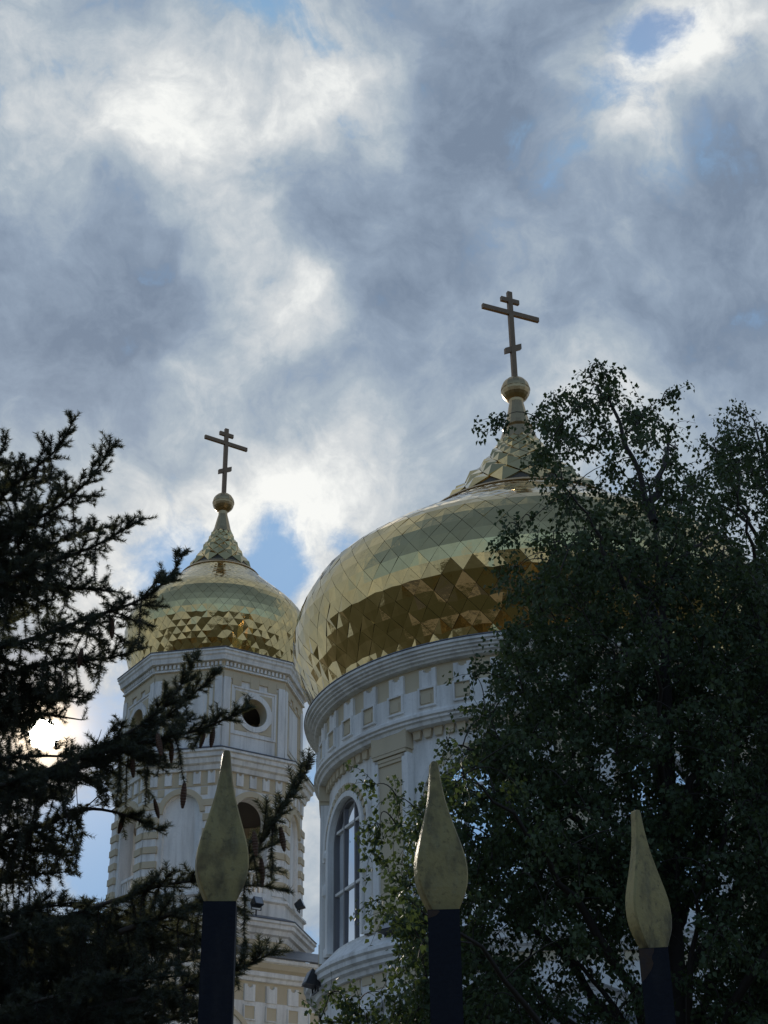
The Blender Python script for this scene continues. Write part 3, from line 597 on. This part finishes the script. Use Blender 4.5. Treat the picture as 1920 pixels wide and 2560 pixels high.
# ------------------------------------------------------------------ fence with three spearhead pickets in view
tips = [at(566, 1880, 1.936), at(1083, 1908, 1.990), at(1585, 2030, 2.213)]
fence = thing('iron_fence', 'black iron fence pickets topped with dull gold spearheads', 'fence', (float(tips[1][0]), float(tips[1][1]), 0.0))
fo = np.array([tips[1][0], tips[1][1], 0])
_oz = np.array([0, .0021, .0125, .029, .045, .058, .072, .087, .121, .154, .180, .200, .2065, .208]); _ow = np.array([.0158, .0162, .0222, .0312, .0350, .0358, .0347, .0312, .0205, .0116, .0078, .0056, .0048, .0032])
OUT = [(float(np.interp(q, _oz, _ow)), float(q)) for q in np.concatenate([[0, .0021], np.linspace(.008, .2, 22), [.2045, .2068, .208]])]
for _ in range(2): OUT = OUT[:2]+[((OUT[k-1][0]+2*OUT[k][0]+OUT[k+1][0])/4, OUT[k][1]) for k in range(2, len(OUT)-2)]+OUT[-2:]
def spear_mesh():
    n = len(OUT); V = []; Fc = []
    rings = []
    for w, zz in OUT:
        th = .0115*min(1, .55+w/.036*.5); bev = min(.0022, w*.3)
        pr = [(-w, th-bev), (-w, -th+bev), (-w+bev, -th), (w-bev, -th), (w, -th+bev), (w, th-bev), (w-bev, th), (-w+bev, th)]
        rings.append(len(V)); V += [(x, y, zz) for x, y in pr]
    for a, b in zip(rings[:-1], rings[1:]):
        for i in range(8): Fc.append((a+i, a+(i+1) % 8, b+(i+1) % 8, b+i))
    Fc.append(tuple(range(7, -1, -1))); Fc.append(tuple(range(rings[-1], rings[-1]+8)))
    return mesh('spearhead', V, Fc, 'finial')
spear = spear_mesh()
post_me = mesh('picket', *boxvf(-.0205, .0205, -.0205, .0205, -.02, 0), 'post')
dirf = tips[2]-tips[0]; angf = math.atan2(dirf[1], dirf[0])
names = ['leftmost spearhead picket, in front of the bell tower', 'middle spearhead picket, in front of the drum window and birch', 'rightmost spearhead picket with rust below its head, in front of the birch']
ext = tips+[tips[2]+(tips[2]-tips[1])*k for k in (1, 2, 3)]
for i, P in enumerate(ext):
    H = float(P[2])-.2080
    pm = mesh('picket', *boxvf(-.0205, .0205, -.0205, .0205, .05, H+.004), 'post')
    off = .208*math.sin((R_(0), R_(-2.2), R_(-2.6), 0, 0, 0)[i])
    pk = link('picket', pm, fence, (float(P[0]-fo[0])-off, float(P[1]-fo[1]), 0), (0, 0, R_((3, -2.5, -10, -12, -14, -15)[i])))
    lean = (R_(0), R_(-2.2), R_(-2.6), 0, 0, 0)[i]
    sp = link('spearhead', spear, pk, (0, 0, H), (0, lean, R_((10, 15, 40, 30, 33, 28)[i])))
    sp.scale = ((.95, .97, .96, 1, 1, 1)[i], 1, 1)
    if i < 3: pk['label'] = names[i]
    if i in (1, 2):                             # irregular rust bloom under the head, on the front and the left side
        hh, ww = ((.010, .016), (.046, .021))[i-1]; rr_ = random.Random(i)
        edge = [(-.0204+ww*(1-(k/9)**3)*rr_.uniform(.82, 1.0), -hh*k/9) for k in range(10)]
        fl = link('rust_patch', fix(mesh('rust_patch', [(-.0205, -.0209, H+.003)]+[(x, -.0209, H+.003+q) for x, q in edge]+[(-.0209, -.0205, H+.003)]+[(-.0209, .0195, H+.003+q*rr_.uniform(.8, 1)) for x, q in edge[::3]]+[(-.0209, -.0205, H+.003-hh)], [tuple(range(11)), tuple(range(11, 17))], 'rust')), pk)
for zz in (.35, 1.62):
    a, b = ext[0]-(ext[1]-ext[0])*.4, ext[2]; L = float(np.hypot(*(ext[-1]-ext[0])[:2]))+.3; mid = (ext[0]+ext[-1])/2
    link('rail', mesh('rail', *boxvf(-L/2, L/2, -.012, .012, zz-.02, zz+.02), 'post'), fence, (float(mid[0]-fo[0]), float(mid[1]-fo[1])+.03, 0), (0, 0, angf))

# ------------------------------------------------------------------ tree helpers
def np_mesh(name, V, tri, m, n_side=3):
    V = np.asarray(V, np.float32); tri = np.asarray(tri, np.int32)
    me = bpy.data.meshes.new(name); me.vertices.add(len(V)); me.vertices.foreach_set('co', V.ravel())
    k = tri.shape[1]; me.loops.add(tri.size); me.loops.foreach_set('vertex_index', tri.ravel())
    me.polygons.add(len(tri)); me.polygons.foreach_set('loop_start', np.arange(0, tri.size, k, dtype=np.int32))
    try: me.polygons.foreach_set('loop_total', np.full(len(tri), k, np.int32))
    except Exception: pass
    me.materials.append(M[m]); me.update(calc_edges=True); me.validate(); return me
def tubes(segs, sides=5):
    """segs: list of (points array, radii array) -> verts, quads"""
    V = []; Q = []; b = 0
    for P, rr in segs:
        P = np.asarray(P); n = len(P)
        T = np.gradient(P, axis=0); T /= np.linalg.norm(T, axis=1)[:, None]+1e-9
        ref = np.array([.3, .9, .2]); A = np.cross(T, ref); A /= np.linalg.norm(A, axis=1)[:, None]+1e-9; Bv = np.cross(T, A)
        th = np.arange(sides)*2*PI/sides
        ringp = P[:, None, :]+np.asarray(rr)[:, None, None]*(np.cos(th)[None, :, None]*A[:, None, :]+np.sin(th)[None, :, None]*Bv[:, None, :])
        V.append(ringp.reshape(-1, 3))
        i = np.arange(n-1)[:, None]*sides; j = np.arange(sides)[None, :]; j2 = (j+1) % sides
        Q.append((b+np.stack([i+j, i+j2, i+sides+j2, i+sides+j], -1)).reshape(-1, 4)); b += n*sides
    return np.concatenate(V), np.concatenate(Q)
def smooth_line(pts, n):
    pts = np.asarray(pts, float); s = np.concatenate([[0], np.cumsum(np.linalg.norm(np.diff(pts, axis=0), axis=1))])
    t = np.linspace(0, s[-1], n); L = np.stack([np.interp(t, s, pts[:, k]) for k in range(3)], -1)
    for _ in range(3): L[1:-1] = (L[:-2]+2*L[1:-1]+L[2:])/4
    return L, s[-1]
def unit(v): return v/(np.linalg.norm(v, axis=-1, keepdims=True)+1e-9)

# ------------------------------------------------------------------ spruce (left)
TRX, TRY = -2.75, 7.25
spruce = thing('spruce_tree', 'dark spruce with drooping needle branches and hanging cones, sun behind it', 'tree', (TRX, TRY, 0))
so_ = np.array([TRX, TRY, 0])
zt = np.linspace(0, 9.2, 24); tw = np.stack([.03*np.sin(zt*1.3), .03*np.cos(zt*1.7), zt], -1)
V, Q = tubes([(tw, .16*(1-zt/9.35)+.004)], 10); link('trunk', np_mesh('trunk', V, Q, 'bark_s'), spruce)
br = [  # guide points (px, py, Y) of the limbs that show; each starts at the trunk
 [(-60, 1300, 6.9), (60, 1190, 6.8), (140, 1130, 6.75), (178, 1062, 6.7)],
 [(20, 1340, 7), (150, 1265, 6.9), (230, 1195, 6.85), (280, 1118, 6.85)],
 [(-120, 1260, 7.2), (-30, 1170, 7.2), (12, 1115, 7.2)],
 [(0, 1455, 6.9), (130, 1405, 6.8), (240, 1365, 6.75), (338, 1308, 6.7)],
 [(40, 1420, 7.2), (160, 1345, 7.2), (262, 1320, 7.2)],
 [(-50, 1360, 7.4), (60, 1290, 7.4), (170, 1230, 7.4)],
 [(-100, 1640, 6.7), (80, 1600, 6.6), (220, 1545, 6.5), (350, 1505, 6.4), (420, 1455, 6.4), (455, 1393, 6.4)],
 [(0, 1690, 6.9), (150, 1650, 6.8), (260, 1650, 6.8), (345, 1625, 6.8)],
 [(-100, 1520, 7.3), (60, 1470, 7.3), (200, 1470, 7.2), (300, 1480, 7.2)],
 [(-150, 2010, 6.5), (100, 1935, 6.4), (260, 1865, 6.3), (380, 1800, 6.3), (450, 1725, 6.3), (487, 1650, 6.3)],
 [(200, 1895, 6.3), (380, 1850, 6.3), (500, 1825, 6.3), (608, 1778, 6.3)],
 [(100, 1950, 6.6), (300, 1880, 6.6), (420, 1790, 6.6), (535, 1690, 6.6)],
 [(-150, 2140, 6.9), (80, 2075, 6.8), (220, 2015, 6.8), (330, 2040, 6.7), (392, 2075, 6.7)],
 [(-150, 1800, 7.4), (0, 1760, 7.4), (110, 1745, 7.4), (190, 1755, 7.4)],
 [(-150, 1960, 7.3), (30, 1930, 7.3), (160, 1930, 7.3), (230, 1960, 7.3)],
 [(-150, 2240, 7.2), (30, 2190, 7.2), (160, 2180, 7.2)],
 [(-100, 2390, 6.3), (120, 2310, 6.2), (300, 2245, 6.1), (420, 2205, 6.1), (545, 2200, 6.0)],
 [(300, 2330, 6.1), (480, 2265, 6.0), (610, 2175, 5.9), (690, 2045, 5.9), (767, 1925, 5.9)],
 [(200, 2530, 6.0), (420, 2480, 5.9), (570, 2435, 5.9), (668, 2388, 5.9)],
 [(-150, 2500, 6.6), (150, 2420, 6.5), (400, 2370, 6.4), (520, 2350, 6.4)], [(-150, 2650, 6.3), (150, 2560, 6.2), (430, 2510, 6.1), (500, 2520, 6.1)],
 [(-200, 2800, 6.2), (100, 2690, 6.1), (380, 2620, 6.0), (480, 2620, 6.0)], [(-200, 2420, 7.2), (100, 2350, 7.2), (330, 2310, 7.1), (450, 2300, 7.1)],
 [(-200, 2560, 7.4), (100, 2470, 7.4), (350, 2430, 7.4), (480, 2400, 7.4)], [(-200, 2720, 7.3), (100, 2620, 7.3), (350, 2560, 7.2), (490, 2540, 7.2)],
 [(-250, 2350, 6.5), (-50, 2300, 6.5), (120, 2260, 6.5), (230, 2270, 6.5)], [(-250, 2250, 7.8), (0, 2330, 7.8), (200, 2360, 7.8), (420, 2380, 7.8)],
 [(-160, 1860, 7.1), (-20, 1825, 7.1), (70, 1805, 7.1)], [(-160, 1930, 6.8), (0, 1895, 6.7), (130, 1888, 6.7), (235, 1900, 6.7)], [(-40, 1800, 7.5), (110, 1785, 7.5), (205, 1800, 7.5)], [(-160, 1700, 7.0), (0, 1720, 7.0), (120, 1735, 7.0), (210, 1745, 7.0)], [(-160, 2000, 7.5), (60, 1990, 7.5), (180, 2000, 7.5)], [(-160, 2080, 7.0), (60, 2120, 7.0), (180, 2140, 7.0)],
 [(-150, 2460, 6.9), (100, 2400, 6.8), (300, 2360, 6.7), (460, 2330, 6.7)], [(-150, 2590, 6.8), (120, 2530, 6.7), (330, 2490, 6.6), (470, 2470, 6.6)], [(-150, 2340, 6.8), (60, 2290, 6.8), (220, 2300, 6.7), (360, 2290, 6.7)], [(-100, 2560, 6.0), (100, 2500, 5.9), (300, 2450, 5.9), (440, 2440, 5.9)]]
HOLES = [(110, 1838, 30, 30), (308, 1745, 70, 44), (245, 1800, 26, 45), (262, 2165, 62, 95), (215, 1985, 30, 26), (250, 2050, 40, 40), (330, 1420, 60, 60), (120, 1900, 20, 16), (185, 1785, 18, 20)]
def in_hole(P, pad=0):
    q = proj(P); m = np.zeros(len(P), bool)
    for x, y, a, b in HOLES: m |= ((q[:, 0]-x)/(a+pad))**2+((q[:, 1]-y)/(b+pad))**2 < rng.uniform(.35, 1.25, len(q))
    return m
nv = len(br); free = []
for k in range(72):
    zz = 2.0+4.7*((k*.618) % 1)**1.5; az = k*2.39996; reach = (.30*(9.3-zz))*rng.uniform(.8, 1.08)
    hd = np.array([math.cos(az), math.sin(az), 0]); q = np.linspace(.08, 1, 6)[:, None]
    Lp = np.array([TRX, TRY, zz])+hd*reach*q+np.array([0, 0, 1.0])*(-.30*reach*np.sin(q*2.4)+.10*reach*q**3)
    free.append(Lp)
LIMX = ([1000, 1150, 1300, 1450, 1600, 1700, 1800, 1950, 2050, 2150, 2300, 2600], [60, 150, 225, 270, 290, 210, 190, 250, 215, 200, 480, 500])
def trim(P):                                    # the tree's outline on its sunny side
    q = proj(P); return (q[:, 0] > np.interp(q[:, 1], *LIMX)) | ((q[:, 1] < 1150) & (q[:, 0] > -60))
shoots = []                                     # (p0, p1) of every needle-clad twig piece
limbs = []; twigs = []
cone_pts = []
for bi, g in enumerate(br+free):
    wild = bi >= nv
    if wild: P = list(g); g = [(0, 0, 0), (0, 2500, 0)]
    else: P = [at(*q) for q in g]
    z0 = P[0][2]-.25; s0 = len(shoots); tw0 = len(twigs)
    fromtrunk = g[0][0] <= 60
    if fromtrunk and not wild: P = [np.array([TRX, TRY, z0-.15])]+P
    L, ln = smooth_line(P, max(12, int(ln_ if 0 else 40)))
    n = len(L); limbs.append((L, np.linspace(.026 if fromtrunk else .013, .003, n)))
    T = unit(np.gradient(L, axis=0)); s_len = ln
    stepn = max(1, int(s_len/(.06 if wild else .042)))
    ts = np.linspace(.05, 1, stepn)
    mass = g[-1][1] > 1900 and g[-1][0] < 560 or g[-1][0] < 240
    for k, t in enumerate(ts):
        i = min(n-1, int(t*(n-1))); p = L[i]; d = T[i]
        rem = (1-t)*s_len
        side = unit(np.cross(d, np.array([0, 0, 1.0])))*(1 if k % 2 else -1)
        tl = min(.40 if wild else .27, .06+.34*rem)*rng.uniform(.6, 1.15)
        # lateral twig, rising a little near the tip and drooping further back
        up = .38*(1-min(1, rem/.5))-.28*min(1, rem/.7)+rng.normal(0, .15)
        dd = unit(d*.75+side*.75+np.array([0, 0, up]))
        m = max(2, int(tl/.05)); q = p.copy(); pts = [q.copy()]
        for j in range(m):
            dd = unit(dd+np.array([0, 0, -.10*min(1, rem/.4)+.05])+rng.normal(0, .08, 3)); q2 = q+dd*tl/m
            shoots.append((q, q2)); pts.append(q2)
            for _k in range(2):
                sd = unit(np.cross(dd, rng.normal(0, 1, 3))); sl_ = rng.uniform(.04, .085)
                shoots.append((q, q+unit(dd*.8+sd*.7+np.array([0, 0, .12]))*sl_))
            q = q2
        twigs.append((np.array(pts), np.linspace(.004, .0015, len(pts))))
        if rem > .16 and rng.random() < (.9 if mass else .6):     # hanging twigs under the older wood
            hl = rng.uniform(.16, .52)*min(1, .4+rem); q = p.copy(); dd = unit(np.array([rng.normal(0, .3), rng.normal(0, .3), -1.0])); pts = [q.copy()]
            for j in range(max(2, int(hl/.06))):
                dd = unit(dd+rng.normal(0, .12, 3)+np.array([0, 0, -.15])); q2 = q+dd*.06; shoots.append((q, q2)); pts.append(q2)
                if rng.random() < .6:
                    sd = unit(rng.normal(0, 1, 3)); shoots.append((q, q+unit(dd*.8+sd*.8)*rng.uniform(.04, .07)))
                q = q2
            twigs.append((np.array(pts), np.linspace(.0035, .0015, len(pts))))
        if t > .3: shoots.append((p, p+d*.05))
    if wild:
        bad = trim(np.array([q[1] for q in shoots[s0:]])); shoots[s0:] = [q for q, b in zip(shoots[s0:], bad) if not b]
        twigs[tw0:] = [w for w in twigs[tw0:] if not trim(w[0]).any()]
        cut = trim(L); 
        if cut.any(): e = max(2, int(np.argmax(cut))); limbs[-1] = (L[:e], limbs[-1][1][:e])
A = np.array([s[0] for s in shoots]); B = np.array([s[1] for s in shoots])
keep = ~(in_hole((A+B)/2, 4)|in_hole(A)|in_hole(B)); A, B = A[keep], B[keep]
# needles
LEN = np.linalg.norm(B-A, axis=1); cnt = np.maximum(12, (LEN*1500).astype(int)); idx = np.repeat(np.arange(len(A)), cnt)
t = rng.random(len(idx)); base = A[idx]+(B-A)[idx]*t[:, None]; ax = unit((B-A)[idx])
rd = unit(np.cross(ax, rng.normal(0, 1, (len(idx), 3)))); rd[:, 2] = np.abs(rd[:, 2])*.35+rd[:, 2]*.65
nd = unit(rd*.9+ax*.55); nl = rng.uniform(.020, .030, len(idx)); wv = unit(np.cross(nd, rng.normal(0, 1, (len(idx), 3))))*.0015
tip = base+nd*nl[:, None]
hit = in_hole(tip); base, tip, wv = base[~hit], tip[~hit], wv[~hit]
V = np.stack([base-wv, base+wv, tip], 1).reshape(-1, 3)-so_; tri = np.arange(len(V)).reshape(-1, 3)
fo_ = link('needles', np_mesh('needles', V, tri, 'needle'), spruce); fo_['kind'] = 'stuff'
print('needles', len(tri))
for P, rr in limbs:
    V, Q = tubes([(P-so_, rr)], 6); link('limb', np_mesh('limb', V, Q, 'bark_s'), spruce)
twk = [(P-so_, rr) for P, rr in twigs if not in_hole(P).mean() > .1]
V, Q = tubes(twk, 4); tq = link('twigs', np_mesh('twigs', V, Q, 'bark_s'), spruce); tq['kind'] = 'stuff'
# upper crown of the spruce, beyond the left edge: short whorls so the tree is whole from another viewpoint
pr = []
for k in range(46):
    zz = 6.7+k*.055; a = k*2.4; l_ = .9*(9.3-zz)/3.4+.1
    dd = np.array([math.cos(a), math.sin(a), -.1]); p0 = np.array([TRX, TRY, zz]); Lp = p0+np.linspace(0, l_, 8)[:, None]*dd; Lp[:, 2] += np.linspace(0, 1, 8)**2*.15*l_
    if proj(Lp)[:, 0].max() > -110: continue
    pr.append(Lp)
if pr:
    A2 = np.concatenate([p[:-1] for p in pr]); B2 = np.concatenate([p[1:] for p in pr])
    ex = rng.normal(0, 1, (len(A2)*5, 3)); A3 = np.repeat(A2, 5, 0); B3 = A3+unit(ex*np.array([1, 1, .4]))*.13
    A4 = np.concatenate([A2, A3]); B4 = np.concatenate([B2, B3]); cnt = np.maximum(10, (np.linalg.norm(B4-A4, axis=1)*420).astype(int)); idx = np.repeat(np.arange(len(A4)), cnt)
    base = A4[idx]+(B4-A4)[idx]*rng.random(len(idx))[:, None]; nd = unit(np.cross(unit((B4-A4)[idx]), rng.normal(0, 1, (len(idx), 3)))+unit((B4-A4)[idx])*.8); wv = unit(np.cross(nd, rng.normal(0, 1, (len(idx), 3))))*.002
    V = np.stack([base-wv, base+wv, base+nd*.022], 1).reshape(-1, 3)-so_
    u_ = link('upper_needles', np_mesh('upper_needles', V, np.arange(len(V)).reshape(-1, 3), 'needle'), spruce); u_['kind'] = 'stuff'
# cones
def cone_mesh():
    prof = []
    for k in range(19):
        q = k/18; rr = .0145*math.sin(PI*min(1, .08+q*.88))**.55*(1.0 if k % 2 else .80); prof.append((max(.001, rr), -.105*q))
    return mesh('cone', *revolve(prof, 9), 'cone')
cm = cone_mesh(); PB = proj(B)
for x, y, Y in [(430, 1868, 6.3), (533, 1838, 6.28), (392, 1850, 6.3), (652, 2170, 5.9), (452, 2020, 6.5), (310, 2050, 6.75), (505, 1835, 6.3), (700, 2080, 5.88), (640, 2100, 5.92), (200, 1640, 6.6), (150, 1700, 6.7), (330, 1900, 6.35), (285, 1560, 6.5), (410, 2010, 6.6)]:
    near = np.where((B[:, 1] < 7.0))[0]; pq = PB[near]; kq = near[int(np.argmin((pq[:, 0]-x)**2+(pq[:, 1]-y+15)**2))]
    p = B[kq]-so_; o = link('cone', cm, spruce, tuple(map(float, p)), (R_(random.uniform(-14, 14)), R_(random.uniform(-14, 14)), random.uniform(0, 6))); s = random.uniform(.8, 1.05); o.scale = (s, s, s)

# ------------------------------------------------------------------ birches (right)
def inside(poly, x, y):
    c = np.zeros(len(x), bool); n = len(poly); j = n-1
    for i in range(n):
        xi, yi = poly[i]; xj, yj = poly[j]
        c ^= ((yi > y) != (yj > y)) & (x < (xj-xi)*(y-yi)/(yj-yi+1e-9)+xi); j = i
    return c
def birch(name, label, tx, Y0, poly, ny, yr, n_cl, leaves, dens, seed, htop, sprigs=(), lsize=.046, gaps=()):
    rg = np.random.default_rng(seed); base = at(tx, 2200, Y0); o3 = np.array([base[0], base[1], 0.0])
    root = thing(name, label, 'tree', (float(o3[0]), float(o3[1]), 0), 'birches on the right')
    zt = np.linspace(0, htop, 22); wob = np.stack([.12*np.sin(zt*.7+seed), .12*np.cos(zt*.55), zt], -1); wob[:, :2] -= wob[0, :2]
    V, Q = tubes([(wob, .13*(1-zt/(htop+.25))**.9+.004)], 10); link('trunk', np_mesh('trunk', V, Q, 'bark_b' if htop > 10 else 'twig'), root)
    xs = [p[0] for p in poly]; ys = [p[1] for p in poly]; C = []
    while len(C) < n_cl:
        x = rg.uniform(min(xs), max(xs), 4000); y = rg.uniform(min(ys), max(ys), 4000)
        m = inside(poly, x, y) & (rg.random(4000) < dens(x, y))
        for gx, gy, ga, gb in gaps: m &= ((x-gx)/ga)**2+((y-gy)/gb)**2 > 1
        for a, b in zip(x[m], y[m]):
            C.append(at(a, b, Y0+rg.normal(0, yr)))
    C = np.array(C[:n_cl]+[at(*s) for s in sprigs])
    # main limbs: from the trunk to spread-out cluster centres
    sel = [int(rg.integers(len(C)))]; dmin = np.linalg.norm(C-C[sel[0]], axis=1)
    for _ in range(ny-1):
        k = int(np.argmax(dmin)); sel.append(k); dmin = np.minimum(dmin, np.linalg.norm(C-C[k], axis=1))
    nodes = []; 
    for k in sel:
        e = C[k]-o3; h0 = max(.6, e[2]-.62*np.hypot(e[0], e[1])-.5); h0 = min(h0, htop-.5)
        i = int(np.argmin(abs(zt-h0))); s = wob[i]; mid = s*.45+e*.55+np.array([0, 0, .22*np.linalg.norm(e-s)])
        q = np.linspace(0, 1, 14)[:, None]; L = (1-q)**2*s+2*q*(1-q)*mid+q*q*e; L[1:-1] += rg.normal(0, .025, (12, 3))
        r0 = min(.05, .012+.012*np.linalg.norm(e-s)); V, Q = tubes([(L, np.linspace(r0, .004, 14))], 6)
        link('limb', np_mesh('limb', V, Q, 'twig'), root); nodes.append(L[3:])
    nodes = np.concatenate(nodes+[wob[8:]])
    tw = []; lp = []; ld = []
    dn = np.array([((nodes-(c-o3))**2).sum(1).min() for c in C]); base_n = nodes; extra = []
    for c in C[np.argsort(dn)]:
        c = c-o3; nodes = base_n if not extra else np.concatenate([base_n, np.array(extra)]); extra.append(c); d2 = ((nodes-c)**2).sum(1); k = int(np.argmin(d2+.3*np.maximum(0, nodes[:, 2]-c[2]))); s = nodes[k]
        mid = (s+c)/2+np.array([0, 0, .12])+rg.normal(0, .05, 3); q = np.linspace(0, 1, 7)[:, None]; L = (1-q)**2*s+2*q*(1-q)*mid+q*q*c
        tw.append((L, np.linspace(.006, .0025, 7)))
        out = unit(c-s); nl = int(leaves*rg.uniform(.6, 1.3))
        ntw = 4
        for _ in range(ntw):
            dd = unit(out*.5+rg.normal(0, .6, 3)); P = [c.copy()]
            ltw = rg.uniform(.14, .34); fall = rg.uniform(.10, .35)
            for j in range(5):
                dd = unit(dd+np.array([0, 0, -fall])+rg.normal(0, .12, 3)); P.append(P[-1]+dd*ltw/5)
            P = np.array(P); tw.append((P, np.linspace(.0025, .0012, 6)))
            tt = rg.random(nl//ntw)*5; i0 = tt.astype(int); fpos = P[i0]+(P[i0+1]-P[i0])*(tt-i0)[:, None]
            lp.append(fpos+rg.normal(0, .028, fpos.shape)); ld.append(unit(rg.normal(0, .75, fpos.shape)+np.array([0, 0, -.75])+dd*.3))
    V, Q = tubes(tw, 4); tq = link('twigs', np_mesh('twigs', V, Q, 'twig'), root); tq['kind'] = 'stuff'
    p = np.concatenate(lp); d = np.concatenate(ld); n = len(p)
    sz = lsize*rg.uniform(.65, 1.15, n)[:, None]; side = unit(np.cross(d, rg.normal(0, 1, (n, 3)))); nrm = np.cross(d, side)
    b_ = p; l_ = p+d*sz*.40+side*sz*.40+nrm*sz*.10; r__ = p+d*sz*.40-side*sz*.40+nrm*sz*.10; t_ = p+d*sz*1.05-nrm*sz*.12
    V = np.stack([b_, l_, t_, r__], 1).reshape(-1, 3); i4 = np.arange(n)*4
    tri = np.concatenate([np.stack([i4, i4+1, i4+2], 1), np.stack([i4, i4+2, i4+3], 1)])
    cr_ = link('crown', np_mesh('crown', V, tri, 'leaf'), root); cr_['kind'] = 'stuff'
    print(name, 'leaves', n)
    return root
poly1 = [(1500, 945), (1545, 985), (1580, 1025), (1650, 1000), (1690, 1030), (1720, 1140), (1780, 1280), (1850, 1400), (2000, 1400), (2250, 1700), (2350, 2200), (2250, 2700), (1500, 2800), (1000, 2800), (900, 2620), (970, 2560),
         (1040, 2460), (1040, 2370), (1010, 2320), (1000, 2200), (1005, 2100), (1040, 2010), (1130, 1910), (1205, 1790), (1240, 1700), (1240, 1630), (1285, 1560), (1285, 1430), (1305, 1360), (1370, 1340), (1420, 1290), (1400, 1220), (1330, 1170), (1335, 1040), (1400, 1000), (1440, 960)]
def d1(x, y): return np.where(y < 1330, .6, 1.0)*np.where((y > 2270) & (x > 1250) & (x < 1750), .45, 1.0)*np.where(x > 1950, .45, 1.0)
birch('birch_tree', 'big dense dark green birch covering the right of the drum and dome', 1720, 12.2, poly1, 36, .75, 1850, 84, d1, 21, 8.6,
      sprigs=[(1500, 910, 12), (1520, 930, 12), (1475, 935, 12), (1240, 1050, 12), (1265, 1040, 12), (1260, 1340, 11.5), (1300, 1320, 11.5), (1330, 1300, 11.5), (1680, 985, 12), (1655, 1000, 12), (940, 1960, 11.6), (990, 1990, 11.6), (950, 2060, 11.6), (990, 2060, 11.6), (930, 2130, 11.6), (945, 2250, 11.6), (975, 2290, 11.6), (820, 2490, 11.6), (1190, 1690, 11.8), (1120, 1860, 11.8), (800, 2550, 11.6), (840, 2560, 11.6), (900, 2500, 11.6), (950, 2480, 11.7), (870, 2545, 11.6), (920, 2550, 11.7), (860, 2490, 11.6)],
      gaps=[(1450, 1150, 55, 40), (1560, 1130, 28, 35), (1520, 1210, 50, 22), (1400, 2430, 60, 28), (1540, 2470, 50, 40), (1680, 2440, 60, 40), (1340, 1860, 20, 18)])
poly2 = [(1850, 1035), (1880, 1070), (1990, 1060), (2200, 1250), (2350, 1700), (2400, 2300), (2200, 2600), (1860, 2600), (1880, 2200), (1870, 1800), (1790, 1500), (1690, 1330), (1720, 1200), (1760, 1160), (1790, 1110)]
def d2(x, y): return np.where(y < 1420, .55, 1.0)*np.where(x > 1980, .4, 1.0)
birch('birch_tree', 'thinner birch crown at the right edge with sky showing through', 2080, 14.2, poly2, 18, .8, 540, 84, d2, 33, 10.6, gaps=[(1820, 1360, 45, 45), (1760, 1290, 25, 40), (1895, 1850, 22, 30), (1900, 2130, 25, 40)],
      sprigs=[(1850, 1030, 14), (1865, 1040, 14), (1770, 1110, 14), (1820, 1060, 14)])
